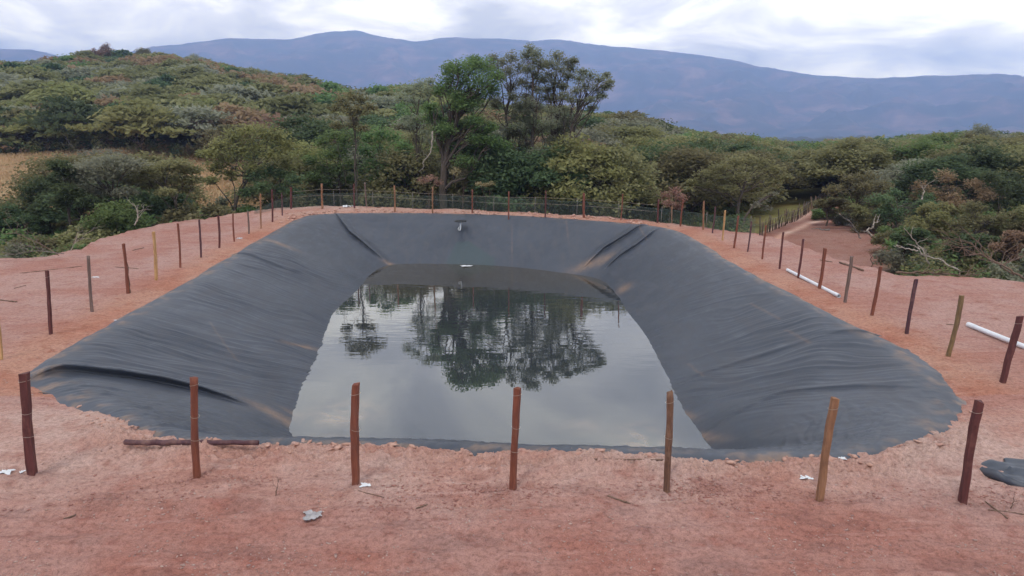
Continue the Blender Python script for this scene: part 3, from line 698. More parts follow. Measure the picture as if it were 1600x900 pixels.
def bush(kind, H_, W_, nc, nleaf, ls, seed, **kw):
    rs = np.random.RandomState(seed); cl = []
    for i in range(nc):
        a = rs.rand()*6.28; q = math.sqrt(rs.rand()); z = H_*(.12+.72*rs.rand()*(1-.55*q*q))
        cl.append((q*W_*.42*math.cos(a), q*W_*.42*math.sin(a), z, W_*.15*(.7+.6*rs.rand()), H_*.16*(.7+.6*rs.rand())))
    tr = [(0, 0, -.4), (0, 0, 0), (.05, 0, H_*.15), (.05, .05, H_*.3), (.0, .05, H_*.5)]
    return tree_meshes(kind, cl, nleaf, ls, rs, tr, flat=.2, shape_r=.07, **kw)
def objs(name, T, parent=None, loc=None):
    V, Q, LV, LQ, tone, kind, bk = T
    root = empty(name, loc or (0, 0, 0))
    mesh_np('trunk', V, Q, bk, root)
    mesh_np('crown', LV, LQ, LEAF[kind], root, smooth=False, attrs={'tone': ('FACE', 'FLOAT', tone)})
    return root
def dup(src, loc, rz, sc, name=None):
    c = src.copy(); COL.objects.link(c); c.location = loc; c.rotation_euler = (0, 0, rz); c.scale = sc
    for k in src.children:
        d = k.copy(); COL.objects.link(d); d.parent = c
    return c
# two levels of detail of each kind: (data, height, width)
def protos(near):
    q = 1.0 if near else .36; ls = .125 if near else .25
    out = []
    for i, (kd, fn, H_, W_, nc, nl, kw) in enumerate([
        ('olive', umbrella, 5.0, 7.6, 34, 270, dict(dome=.5)), ('olive', umbrella, 4.6, 6.4, 28, 260, dict(dome=.42)), ('grey', umbrella, 4.6, 6.8, 30, 170, dict(twigs=3, bark=BARKG)),
        ('yellow', umbrella, 4.6, 6.6, 30, 270, dict(dome=.5)), ('green', rounded, 5.0, 5.6, 42, 230, {}), ('dark', rounded, 4.8, 5.4, 42, 230, dict(low=.15)),
        ('brown', umbrella, 4.4, 6.4, 28, 180, dict(twigs=3, bark=BARKG, dome=.5)), ('dark', umbrella, 4.8, 6.6, 32, 260, dict(dome=.45)), ('olive', rounded, 5.2, 5.0, 38, 220, {})]):
        out.append((fn(kd, H_, W_, int(nc*(1 if near else .62)), int(nl*q*(1 if near else 1.15)), ls, 100+i, **kw), H_, W_, kd, fn.__name__))
    return out
NEAR = protos(True); CF = 1.25; FLATK = .35; TWN = 1; FARP = protos(False); CF = 1.0; FLATK = .7; TWN = 2
NAMES = {('umbrella', 'olive'): ('thorn_tree', 'olive flat crowned tree'), ('umbrella', 'grey'): ('thorn_tree', 'grey green thin leaved tree'), ('umbrella', 'yellow'): ('thorn_tree', 'yellow green domed tree'),
 ('rounded', 'green'): ('leafy_tree', 'mid green round tree'), ('rounded', 'dark'): ('leafy_tree', 'dark dense round tree'), ('umbrella', 'brown'): ('thorn_tree', 'brown half bare tree'),
 ('umbrella', 'dark'): ('thorn_tree', 'dark green domed tree'), ('rounded', 'olive'): ('leafy_tree', 'olive upright tree')}
# ---- single trees that can be picked out, built from clumps seen against the sky and the fence
def special(name, label, cat, kind, ub, D, clumps, nleaf, ls, seed, trunk_px=None, r=.14, dj=1.2, bark=None, twigs=1, flat=.3, tw=.6, fat=1.15):
    rs = np.random.RandomState(seed); bx = at_y(ub, 250, D)[0]; bz = gz(bx, D)-.1
    cl = []
    for (u, v, rp, asp) in clumps:
        rp = rp*fat
        yy = D+rs.uniform(-dj, dj); p = at_y(u, v, yy); rr_ = rp/F*yy
        cl.append((p[0]-bx, yy-D, p[2]-bz, rr_, rr_*asp))
    if trunk_px: tr = [(0, 0, -.4), (0, 0, 0)]+[(at_y(u, v, D)[0]-bx, 0, at_y(u, v, D)[2]-bz) for u, v in trunk_px]
    else:
        zt = max(c[2] for c in cl); tr = [(0, 0, -.4), (0, 0, 0), (.1, 0, zt*.25), (0, .1, zt*.45), (.05, 0, zt*.65)]
    T = tree_meshes(kind, cl, nleaf, ls, rs, tr, flat=flat, shell=.35, twigs=twigs, bark=bark, shape_r=r)
    o = objs(name, T, loc=(bx, D, bz)); tag(o, label, cat); return o
def jit(seed, u0, u1, v0, v1, n, r, asp=.6):
    rs = np.random.RandomState(seed); return [(rs.uniform(u0, u1), rs.uniform(v0, v1), r*rs.uniform(.7, 1.3), asp) for _ in range(n)]
SP_ = []
special('tall_tree', 'tall tree with dense dark green crown and thick pale trunk behind the fence', 'tree', 'green', 692, 52,
  [(702,128,17,.9),(715,108,15,.8),(735,104,15,.8),(757,104,15,.8),(772,120,15,.8),(727,128,18,.8),(750,130,18,.8),(703,108,10,.8),(768,140,13,.7),(690,140,12,.7),(745,150,14,.6),(715,150,14,.6),(742,96,9,.8)]+jit(3,665,785,160,262,26,13,.6),
  760, .085, 11, [(692,300),(694,262),(700,225),(712,190),(726,160),(735,135)], r=.32, bark=BARK, twigs=3, fat=1.4)
special('tall_tree', 'tall airy tree with forked stems and small tufts left of the highest top', 'tree', 'pale', 790, 55,
  [(770,92,9,.8),(785,98,10,.8),(800,90,11,.8),(812,104,12,.8),(796,112,12,.7),(782,118,9,.7),(800,135,10,.6),(815,128,9,.6),(770,105,7,.6)]+jit(4,765,825,150,235,16,11,.6),
  420, .075, 12, [(792,260),(794,215),(790,180),(797,150),(798,125)], r=.14, bark=BARK, twigs=4, fat=1.35)
special('tall_tree', 'highest slender tree with a rounded tuft at its tip', 'tree', 'pale', 835, 54,
  [(829,78,9,.8),(839,85,9,.8),(822,87,9,.8),(835,95,10,.8),(845,102,10,.7),(826,108,11,.7),(838,118,10,.7),(828,135,10,.6),(842,140,9,.6)]+jit(5,810,865,150,240,16,11,.6),
  420, .075, 13, [(836,270),(832,220),(834,180),(832,145),(833,112)], r=.13, bark=BARK, twigs=3, fat=1.35)
special('tall_tree', 'tall loose crowned tree of pale olive leaves right of the highest top', 'tree', 'pale', 866, 55,
  [(870,88,10,.8),(885,98,11,.7),(893,107,9,.7),(862,100,10,.7),(876,110,11,.7),(860,118,10,.7),(888,120,8,.6),(868,130,10,.6),(857,140,9,.6),(880,135,7,.6),(850,100,8,.7),(848,125,9,.6),(896,95,7,.7),(882,150,10,.6),(862,155,11,.6)]+jit(6,840,895,160,240,16,11,.6),
  420, .075, 14, [(868,270),(866,225),(870,185),(864,150),(868,120)], r=.13, bark=BARK, twigs=4, fat=1.35)
special('tall_tree', 'reddish tinged tree with open round crown standing apart on the right of the tall trees', 'tree', 'pale', 889, 54,
  [(905,122,9,.8),(922,118,10,.8),(937,124,10,.7),(948,135,8,.7),(915,135,11,.7),(932,140,11,.7),(900,142,9,.7),(892,155,8,.6),(922,155,9,.6),(940,150,8,.6),(905,160,9,.6),(952,128,7,.7),(948,118,6,.7),(882,172,10,.6),(925,168,8,.5),(910,112,7,.7)],
  330, .075, 15, [(888,280),(890,230),(894,195),(902,175),(912,160),(918,145)], r=.15, bark=BARK, twigs=4, fat=1.35)
special('leafy_tree', 'lone tree with small round crown on a thin trunk above the bright green trees', 'tree', 'olive', 556, 53,
  [(535,158,12,.7),(550,150,13,.7),(565,156,12,.7),(545,170,14,.6),(562,172,14,.6),(578,168,10,.6),(524,170,9,.6)]+jit(7,520,585,185,200,4,9,.5), 200, .11, 16, [(557,300),(554,262),(556,225),(553,200),(551,180)], r=.075, bark=BARK, twigs=2, fat=1.3)
special('thorn_tree', 'sparse upright tree left of the dense tall crown', 'tree', 'pale', 652, 54,
  [(625,152,10,.7),(640,140,12,.7),(655,132,12,.7),(668,140,11,.7),(645,158,12,.6),(662,160,12,.6),(672,128,8,.7)]+jit(8,615,680,175,220,8,11,.5), 300, .075, 17, [(655,300),(652,250),(650,210),(652,180),(655,155)], r=.09, bark=BARK, twigs=4, fat=1.3)
# left foreground group, standing below the bank
special('thorn_tree', 'spreading dark thorn tree at the bank edge beside the straw field', 'tree', 'olive', 276, 44,
  [(250,262,20,.35),(275,256,18,.35),(295,266,16,.35),(228,268,18,.35),(262,280,20,.35),(300,282,14,.3),(240,290,16,.4),(285,296,14,.3),(215,280,14,.4),(260,300,12,.4)],
  620, .10, 18, [(277,335),(274,315),(266,300),(258,290)], r=.13, twigs=4, fat=1.45)
special('thorn_tree', 'grey crowned broad thorn tree with low forked trunk left of the bank edge', 'tree', 'grey', 182, 43,
  [(130,262,20,.4),(155,256,20,.4),(180,252,20,.4),(205,258,20,.4),(120,278,18,.4),(150,275,22,.4),(180,274,22,.4),(208,280,18,.4),(135,295,18,.5),(165,298,20,.4),(195,300,16,.4),(110,262,12,.4)],
  620, .10, 19, [(182,340),(180,322),(176,308),(172,298)], r=.18, twigs=4, fat=1.4)
special('thorn_bush', 'round dark green bush at the edge of the straw field', 'bush', 'dark', 62, 46,
  [(45,298,14,.7),(60,288,15,.7),(75,296,14,.7),(50,312,14,.6),(70,315,14,.6),(88,285,10,.7),(60,325,12,.6),(82,305,12,.6)], 520, .09, 20, r=.10, fat=1.4)
special('thorn_tree', 'low branched thorn tree with dark crown above the left undergrowth', 'tree', 'dark', 95, 42,
  [(90,258,12,.5),(105,270,13,.5),(88,280,13,.5),(100,295,13,.5),(118,305,14,.5),(140,315,14,.5),(95,315,12,.6)], 560, .10, 21, r=.12, twigs=2, fat=1.5)
special('thorn_tree', 'large yellow green domed tree on the right of the straw field', 'tree', 'yellow', 372, 51,
  [(330,240,15,.6),(345,226,17,.6),(365,212,18,.6),(388,205,18,.6),(410,205,18,.6),(432,214,18,.6),(452,228,16,.6),(350,250,18,.6),(375,235,20,.6),(400,230,20,.6),(425,240,20,.6),(448,252,18,.6),(335,262,14,.6),(360,272,16,.5),(390,262,18,.6),(330,282,10,.5),(315,240,8,.6)],
  420, .11, 22, [(366,330),(372,305),(382,290),(388,276)], r=.15, fat=1.3)
special('leafy_tree', 'dark green low tree under the yellow green dome', 'tree', 'dark', 425, 50,
  [(400,275,17,.6),(420,265,18,.6),(440,272,18,.6),(460,280,16,.6),(410,292,17,.5),(435,295,18,.5),(460,300,15,.5),(385,300,14,.5)], 430, .10, 23, r=.12)
special('leafy_tree', 'bright green leafy tree right of the thin trunked tree', 'tree', 'green', 600, 56,
  [(575,215,15,.7),(595,208,16,.7),(615,215,16,.7),(630,228,15,.7),(570,235,16,.7),(595,232,18,.7),(618,245,18,.7),(580,255,17,.7),(602,262,18,.7),(630,262,15,.6),(640,245,12,.6),(590,280,16,.6),(620,285,16,.6)], 380, .11, 24, r=.14)
special('leafy_tree', 'bright green tree left of the thin trunked tree', 'tree', 'green', 528, 56,
  [(505,222,15,.7),(522,212,15,.7),(538,220,15,.7),(512,242,16,.7),(532,240,16,.7),(545,255,14,.7),(505,262,16,.6),(528,265,16,.6),(545,280,13,.6),(510,282,15,.6),(485,250,14,.6),(490,275,14,.6)], 360, .11, 25, r=.14)
special('leafy_tree', 'dark spreading tree behind the middle of the net fence', 'tree', 'dark', 810, 54,
  [(775,262,17,.6),(795,250,18,.6),(815,244,18,.6),(838,250,18,.6),(860,262,17,.6),(785,280,18,.6),(812,272,20,.6),(840,276,19,.6),(868,286,15,.6),(765,285,14,.6),(800,295,16,.5),(830,298,16,.5)], 400, .11, 26, r=.15)
special('leafy_tree', 'mid green bushy tree behind the far right posts', 'tree', 'green', 985, 55,
  [(955,285,14,.6),(975,278,15,.6),(995,284,15,.6),(965,300,15,.6),(988,302,15,.6),(1008,308,13,.6),(945,305,12,.6)], 360, .10, 27, r=.11)
special('thorn_tree', 'broad olive thorn tree with several dark trunks beside the track', 'tree', 'olive', 1152, 52,
  [(1085,285,14,.5),(1105,272,17,.5),(1125,262,18,.5),(1148,252,19,.5),(1170,250,18,.5),(1192,256,18,.5),(1212,266,17,.5),(1228,278,13,.5),(1100,290,15,.4),(1128,280,18,.5),(1155,275,19,.5),(1182,278,18,.5),(1207,285,16,.5),(1140,295,14,.4),(1175,296,14,.4),(1215,298,10,.4),(1075,296,9,.4)],
  430, .10, 28, [(1152,336),(1154,316),(1160,300),(1165,285)], r=.16, twigs=2)
special('thorn_tree', 'leaning bare limbed tree low beside the stick fence', 'tree', 'grey', 1162, 49,
  [(1195,312,9,.4),(1208,302,8,.4),(1182,320,9,.5),(1200,325,8,.5)], 90, .09, 29, [(1164,340),(1176,322),(1196,310),(1210,302)], r=.10, twigs=4)
special('shrub', 'dusty red half bare shrub behind the far right corner of the fence', 'shrub', 'red', 1050, 50,
  [(1040,305,10,.7),(1055,300,11,.7),(1065,310,10,.7),(1045,318,10,.7),(1060,322,9,.7)], 260, .07, 30, r=.05, twigs=4, bark=TWIG)
special('shrub', 'straw coloured dry bush beside the thick tree trunk', 'shrub', 'tawny', 722, 51, [(712,268,9,.7),(722,262,10,.7),(732,270,9,.7),(720,276,9,.6)], 260, .06, 31, r=.05, twigs=2, bark=TWIG)
special('shrub', 'reddish dry bush left of the thick tree trunk', 'shrub', 'red', 668, 51, [(662,282,10,.6),(674,278,10,.6),(684,286,8,.6)], 220, .06, 32, r=.05, twigs=2, bark=TWIG)
special('shrub', 'rust coloured dead bough low behind the fence', 'shrub', 'tawny', 758, 50, [(748,287,6,.6),(758,289,7,.5),(768,287,6,.6)], 170, .05, 33, r=.04, twigs=2, bark=TWIG)
special('shrub', 'small dark purple bare shrub on the dirt yard', 'shrub', 'brown', 1378, 38, [(1366,393,9,.5),(1380,389,10,.5),(1392,395,9,.5)], 160, .05, 34, r=.04, twigs=6, bark=TWIG)
# right-hand thicket standing on the yard edge
for i, (u, v, w_, kd, D, lab) in enumerate([
  (1345,300,62,'olive',52,'olive domed bush at the left end of the right thicket'), (1300,322,30,'olive',54,'low olive bush where the track bends out of sight'),
  (1410,325,60,'dark',48,'dark green bush behind the snapped pale bough'), (1365,335,44,'olive',50,'rounded olive bush at the back of the dirt yard'),
  (1462,345,58,'yellow',41,'yellow green domed bush above the brush pile'), (1540,350,70,'olive',40,'wide olive brown bush at the right edge of the brush pile'),
  (1620,350,60,'olive',38,'olive bush cut by the right edge of the photo'), (1490,300,66,'brown',52,'brown half bare tree in the middle of the right thicket'), (1570,300,66,'dark',52,'dark green tree behind the wide olive bush'),
  (1430,375,36,'dark',36,'low dark bush behind the brush pile'), (1520,385,44,'dark',34,'low dark shrub right of the brush pile'), (1590,385,44,'brown',33,'low brown scrub bush at the right edge')]):
    rs = np.random.RandomState(60+i); cl = []
    for j in range(20):
        a = rs.uniform(0, 6.28); q = math.sqrt(rs.rand()); cl.append((u+w_*.85*q*math.cos(a), v+w_*.42*q*math.sin(a)-w_*.16*(1-q*q), w_*.23*rs.uniform(.7, 1.2), .6))
    special('thorn_bush', lab, 'bush', kd, u, D, cl, 300, .085, 80+i, r=.08, dj=w_/F*D*.7, twigs=2)

# ---- scattered wood
BAND = []
rs = np.random.RandomState(42)
SK_U = np.array([-300,0,60,100,170,250,330,400,440,500,540,560,600,640,700,800,900,940,975,1010,1080,1150,1230,1280,1310,1400,1450,1520,1560,1600,1900.])
SK_V = np.array([110,102,104,94,86,84,100,112,118,118,136,142,130,126,140,160,168,172,168,184,200,207,215,219,211,210,206,200,202,206,205.])
pts = []
def try_add(x, y, minr, grid):
    key = (int(x//6), int(y//6))
    for a in (-1, 0, 1):
        for b in (-1, 0, 1):
            for (px, py) in grid.get((key[0]+a, key[1]+b), ()):
                if (px-x)**2+(py-y)**2 < minr*minr: return False
    grid.setdefault(key, []).append((x, y)); return True
grid = {}
cand = []
for _ in range(26000):
    u = rs.uniform(-160, 1760); r = 50*math.exp(rs.rand()*math.log(300/50.)) if rs.rand() < .6 else rs.uniform(90, 300)
    x, y = at_y(u, 195, r)[0], r
    cand.append((u, r, x, y))
rb = np.random.RandomState(17)
for (u0, u1, D0, D1, n_) in [(-60,330,34,54,30),(470,1160,50,60,26),(300,480,46,56,8),(1050,1160,47,56,3),(1296,1420,-1,-1,12),(1420,1680,-2,-2,20)]:
    for _ in range(n_):
        for _t in range(20):
            u = rb.uniform(u0, u1); D = rb.uniform(D0, D1) if D0 > 0 else np.interp(u, [1296, 1350, 1400, 1450, 1680], [58, 52, 45, 35, 30])+rb.uniform(0, 8); x, y = at_y(u, 195, D)[:2]
            if sdf(np.array([x]), np.array([y]), CREST)[0] > -2.5: continue
            if try_add(x, y, 2.4, grid): BAND.append((u, D, x, y)); break
for (u, r, x, y) in cand:
    lim = 300 if u < 480 else 230
    if r > lim: continue
    if u < 470 and r < 108+4*math.sin(u*.05): continue                       # straw field
    if u > 1165 and u < 1420 and r < 64: continue                  # yard and track
    if 1190 < u < 1285 and r < 84: continue
    if 470 <= u <= 1165 and r < 58: continue
    if u >= 1420 and r < 56: continue
    if not try_add(x, y, (3.2 if r < 120 else 3.8) if u > 480 else 5.0, grid): continue
    pts.append((u, r, x, y))
PX = np.array([p[2] for p in pts]); PY = np.array([p[3] for p in pts]); PZ = G(PX, PY)
# height allowed by the skyline of the photograph at this bearing
info = []
for (u, r, x, y), z in zip(pts, PZ):
    vmax = np.interp(u, SK_U, SK_V)+rs.uniform(0, 9)
    if 470 < u < 1165 and r < 85: vmax = max(vmax, np.interp(r, [55, 66], [208, 170]))
    ztop = H+r*(195-vmax)/F/CP*1.0
    hmax = ztop-z
    if hmax < 1.6: continue
    h = min(rs.uniform(4.0, 6.6) if u > 480 else rs.uniform(5.0, 8.2), hmax)
    if z+h > ztop: continue
    ut = u
    # mix of kinds by place, as the photograph shows it
    if u < 480: w = [.32, .24, .10, .05, .03, .07, .16 if r < 170 else .24, .08, .03]
    elif u < 700: w = [.18, .14, .16, .06, .16, .08, .14, .05, .05]
    elif u < 1060: w = [.16, .22, .20, .06, .08, .08, .08, .05, .10]
    else: w = [.24, .2, .06, .09, .08, .10, .04, .14, .05]
    w = np.array(w); k = rs.choice(9, p=w/w.sum())
    info.append([u, r, x, y, z, h, k])
info.sort(key=lambda t: t[1])
INDIV = 285
# the ones that show largest: nearest first
near_objs = {}; far_objs = {}
def zone_name(u, r):
    if u < 480:
        if r < 140: return 'at the left hill foot'
        if r < 185: return 'on the lower left hill'
        return 'on the upper left hill'
    if u < 700: return 'behind the bright green trees' if r < 85 else 'left of the tall trees'
    if u < 880: return 'close behind the tall trees' if r < 85 else 'far behind the tall trees'
    if u < 1075: return 'behind the far right posts' if r < 85 else 'right of the tall trees'
    if u < 1300: return 'beyond the stick fence' if r < 100 else 'on the plain beyond the track'
    if r < 80: return 'in the front right thicket'
    return 'in the back right thicket'
ORD = ['leftmost', 'second from the left', 'third from the left', 'fourth from the left', 'fifth from the left', 'sixth from the left', 'seventh from the left', 'eighth from the left', 'ninth from the left', 'tenth from the left', 'eleventh from the left', 'twelfth from the left', 'thirteenth from the left', 'fourteenth from the left', 'fifteenth from the left', 'sixteenth from the left', 'seventeenth from the left', 'eighteenth from the left', 'nineteenth from the left', 'twentieth from the left']
sel = info[:INDIV]; rest = info[INDIV:]
buckets = {}
for t in sel: buckets.setdefault((zone_name(t[0], t[1]), t[6]), []).append(t)
PAIR = {}
for (zn, k), L_ in buckets.items():
    L_.sort(key=lambda t: t[0])
    for i, t in enumerate(L_): PAIR[id(t)] = (zn, i, len(L_))
protoN, protoF = {}, {}
for t in sel:
    u, r, x, y, z, h, k = t
    P_, src = (protoN, NEAR) if r < 105 else (protoF, FARP)
    T, H_, W_, kd, fn = src[k]; nm, lab = NAMES[(fn, kd)]
    s = h/H_; sw = s*rs.uniform(.95, 1.25)*(1.15 if r > 140 else 1)
    if s < .6: sw = max(sw, .75)
    if k not in P_: P_[k] = o = objs(nm, T)
    else: o = dup(P_[k], (0, 0, 0), 0, (1, 1, 1))
    o.location = (x, y, z-.05); o.rotation_euler = (0, 0, rs.uniform(0, 6.28)); o.scale = (sw, sw, s)
    zn, i, n = PAIR[id(t)]
    if k == 1: lab = 'small '+lab
    if k == 0: lab = 'broad '+lab
    o['label'] = f'{lab} {zn}'+('' if n == 1 else f', {ORD[min(i, 19)]}'); o['category'] = 'tree'; o['group'] = 'trees '+zn
# bushes along the foot of the banks
BK = [('olive', 1.9, 3.2, 16), ('green', 1.8, 2.8, 16), ('dark', 2.0, 2.8, 16), ('grey', 1.8, 3.0, 14), ('yellow', 1.7, 2.8, 14)]
BP = {}; bb = {}; WHERE = dict(left='below the left bank', far='behind the net fence', right='at the right thicket foot')
for t in BAND: bb.setdefault(('left' if t[0] < 480 else 'far' if t[0] < 1250 else 'right', rb.choice(5, p=[.3, .25, .2, .15, .1])), []).append(t)
BL = ['olive', 'bright green', 'dark green', 'grey green twiggy', 'yellow green']
for (wh, k), L_ in bb.items():
    L_.sort(key=lambda t: t[0])
    for i, (u, D, x, y) in enumerate(L_):
        kd, H_, W_, nc = BK[k]
        if k not in BP: BP[k] = o = objs('bush', bush(kd, H_, W_, nc, 260, .085, 300+k, twigs=1))
        else: o = dup(BP[k], (0, 0, 0), 0, (1, 1, 1))
        z = gz(x, y); sc = rb.uniform(.7, 1.25) if wh == 'far' else rb.uniform(1.1, 1.75) if wh == 'left' else rb.uniform(.8, 1.3)
        zt = H+D*(195-(222 if wh == 'far' else np.interp(u, [-60, 130, 250, 330, 1300, 1420, 1600], [318, 322, 300, 290, 305, 330, 345])))/F/CP; sc = min(sc, max(.5, (zt-z)/H_))
        o.location = (x, y, z-.05); o.scale = (sc, sc, sc); o.rotation_euler = (0, 0, rb.uniform(0, 6.28))
        o['label'] = f"low {BL[k]} bush {WHERE[wh]}"+('' if len(L_) == 1 else f', {ORD[min(i, 19)]}'); o['category'] = 'bush'
        o['group'] = 'bushes '+WHERE[wh]
EXTRA = [(108,52,228,0,'olive wide tree standing before the field, behind the dark low tree'),(150,56,225,2,'grey green tree rising above the field edge behind the broad grey tree'),(205,54,226,0,'olive tree between the broad grey tree and the spreading dark tree'),
 (130,47,262,7,'dark domed tree filling the gap behind the broad grey tree'),(232,47,280,5,'dense dark small tree between the two thorn trees'),
 (20,50,300,4,'green tree low at the left edge of the straw field'),(-20,44,310,7,'dark tree cut by the left edge of the photo'),(165,40,305,4,'green small tree under the broad grey crown'),(445,58,232,0,'olive tree joining the yellow green dome to the bright green trees'),(480,60,215,3,'yellow green tree left of the bright green trees'),
 (645,56,216,0,'low olive tree left of the thick tree trunk'),(742,56,218,1,'small olive tree right of the thick tree trunk'),(785,53,212,5,'dark dense tree below the tall airy trees'),(850,52,220,7,'dark domed tree in front of the tall slender stems'),(905,52,203,3,'yellow green tree hiding the foot of the reddish round tree'),(945,53,212,0,'olive tree right of the reddish round tree'),
 (178,250,76,6,'dark tree rising alone on the crest of the left hill'),(162,248,84,6,'brownish tree beside the lone dark one on the left hill crest'),(312,245,92,2,'open crowned tree on the right shoulder of the left hill'),(236,255,82,0,'low broad tree on the left hill crest between the two lone trees'),
 (76,240,98,2,'open crowned tree on the left shoulder of the left hill'),(1536,100,190,2,'open crowned tree standing above the right thicket skyline')]
for (u, D, vt, k, lab) in EXTRA:
    T, H_, W_, kd, fn = NEAR[k]; x, y = at_y(u, 195, D)[:2]; z = gz(x, y); s = (H+D*(195-vt)/F/CP-z)/H_
    if k not in protoN: protoN[k] = o = objs(NAMES[(fn, kd)][0], T)
    else: o = dup(protoN[k], (0, 0, 0), 0, (1, 1, 1))
    sw = min(max(s, .55), 1.15) if D < 90 else min(max(s*.6, .6), .9)
    o.location = (x, y, z-.05); o.rotation_euler = (0, 0, u*.1); o.scale = (sw, sw, s); o['label'] = lab; o['category'] = 'tree'; o['group'] = 'trees before the straw field' if u < 500 else 'low trees in front of the tall trees' if D < 90 else 'trees on the skyline'
# the rest of the wood, farther off, as one mass
LVs = {}; off = {}; VS = []; QS = []; TS = []; MS = []; nv = 0
KM = ['olive', 'grey', 'yellow', 'green', 'dark', 'brown']; leafm = [LEAF[k] for k in KM]+[BARK]
far_lo = []
for i, (T, H_, W_, kd, fn) in enumerate(FARP):
    V, Q, LV, LQ, tone, _, _ = T; n = len(LQ); keepn = int(n*.8)
    pick = np.random.RandomState(i).permutation(n)[:keepn]; cen = LV.reshape(-1, 4, 3)[pick]; m = cen.mean(1, keepdims=True); cen = m+(cen-m)*1.28
    V, Q = V[:0], Q[:0]
    far_lo.append((V, Q, cen.reshape(-1, 3), np.arange(keepn*4).reshape(-1, 4), tone[pick], KM.index(kd)))
for (u, r, x, y, z, h, k) in rest:
    V, Q, LV, LQ, tone, mi = far_lo[k]; H_, W_ = FARP[k][1], FARP[k][2]
    s = h/H_; sw = s*rs.uniform(.95, 1.3); a = rs.uniform(0, 6.28); ca, sa = math.cos(a), math.sin(a)
    if s < .6: sw = max(sw, .75)
    for (v_, q_, m_, t_) in ((V, Q, 6, np.zeros(len(Q))), (LV, LQ, mi, np.clip(tone*.8-.08+rs.uniform(-.22, .22), 0, 1))):
        w_ = np.stack([(v_[:, 0]*ca-v_[:, 1]*sa)*sw+x, (v_[:, 0]*sa+v_[:, 1]*ca)*sw+y, v_[:, 2]*s+z], -1)
        VS.append(w_.astype(np.float32)); QS.append(q_+nv); MS.append(np.full(len(q_), m_)); TS.append(t_); nv += len(v_)
if rest:
    QQ = np.vstack(QS)
    fw = mesh_np('woodland', np.vstack(VS), QQ, None, smooth=False, attrs={'tone': ('FACE', 'FLOAT', np.concatenate(TS))}, mats=leafm, midx=np.concatenate(MS))
    tag(fw, 'thorn woodland covering the hill and plain in the distance', kind='stuff')
print('TREES', len(info), 'rest', len(rest))

# ------------------------------------------------------------------ undergrowth below the bank
def scatter(n, fn, seed):
    rs = np.random.RandomState(seed); u = rs.uniform(-100, 1700, n); r = 30*np.exp(rs.rand(n)*math.log(110/30.)); x = F and (u-800)/F*r*CP*1.03; y = r
    k = fn(u, r, x, y, rs); return x[k], y[k]
def ug(u, r, x, y, rs):
    dc = sdf(x, y, CREST); ok = (dc < -1.2)
    ok &= ~((u > 1170) & (u < 1420) & (r < 62)); ok &= ~((u < 440) & (r > 56) & (rs.rand(len(u)) < .93)); ok &= ~((u > 1195) & (u < 1285) & (r < 92))
    ok &= (r < 70) | (rs.rand(len(u)) < .4)
    return ok & (fbm(x/3, y/3, 3) > -.35)
x, y = scatter(14000, ug, 9); z = G(x, y); dc_ = -sdf(x, y, CREST)
hgt = np.clip(dc_*.22, .3, 1.1)*(.6+.8*np.random.RandomState(2).rand(len(x)))
C = np.stack([x, y, z+hgt*.5], -1); rs = np.random.RandomState(3)
V, Q, tone = leaves(rs, C, .5, hgt*.5, 34, .10, .1, .3)
mi = np.repeat(rs.choice(4, len(C), p=[.42, .25, .2, .13]), 34)
ugo = mesh_np('undergrowth', V, Q, None, smooth=False, attrs={'tone': ('FACE', 'FLOAT', tone)}, mats=[LEAF['olive'], LEAF['green'], LEAF['dark'], LEAF['yellow']], midx=mi)
tag(ugo, 'tangled green undergrowth at the foot of the banks', kind='stuff')
M_STRAW = plain('straw', (.42, .29, .16), .9)
x, y = scatter(9000, lambda u, r, x, y, rs: (u < 450) & (r > 104) & (r < 122), 19); z = G(x, y)
hgt = 1.2+1.6*np.random.RandomState(5).rand(len(x)); V, Q, tone = leaves(np.random.RandomState(6), np.stack([x, y, z+hgt*.5], -1), 1.0, hgt*.5, 60, .22, .1, .3)
mi = np.repeat(np.random.RandomState(7).choice(3, len(x), p=[.5, .2, .3]), 60)
sc_ = mesh_np('scrub', V, Q, None, smooth=False, attrs={'tone': ('FACE', 'FLOAT', tone)}, mats=[LEAF['olive'], LEAF['brown'], LEAF['dark']], midx=mi)
tag(sc_, 'low olive scrub along the far edge of the straw field', kind='stuff')
# straw grass of the fields
rs = np.random.RandomState(8); n = 26000; u = rs.uniform(-60, 430, n); r = rs.uniform(56, 112, n); x = (u-800)/F*r*CP*1.03; y = r
k = (sdf(x, y, CREST) < -2); x, y = x[k], y[k]; z = G(x, y); m = len(x); a = rs.uniform(0, 3.14, m); w_ = .05; hgt = .25+.3*rs.rand(m)
V = np.stack([np.stack([x-w_*np.cos(a), y-w_*np.sin(a), z], -1), np.stack([x+w_*np.cos(a), y+w_*np.sin(a), z], -1), np.stack([x+.1*rs.normal(size=m), y+.1*rs.normal(size=m), z+hgt], -1)], 1).reshape(-1, 3)
gr = mesh_np('grass', V, np.arange(m*3).reshape(m, 3), M_STRAW, smooth=False, attrs={'tone': ('FACE', 'FLOAT', rs.rand(m))})
tag(gr, 'dry straw coloured grass on the field left of the bank', kind='stuff')

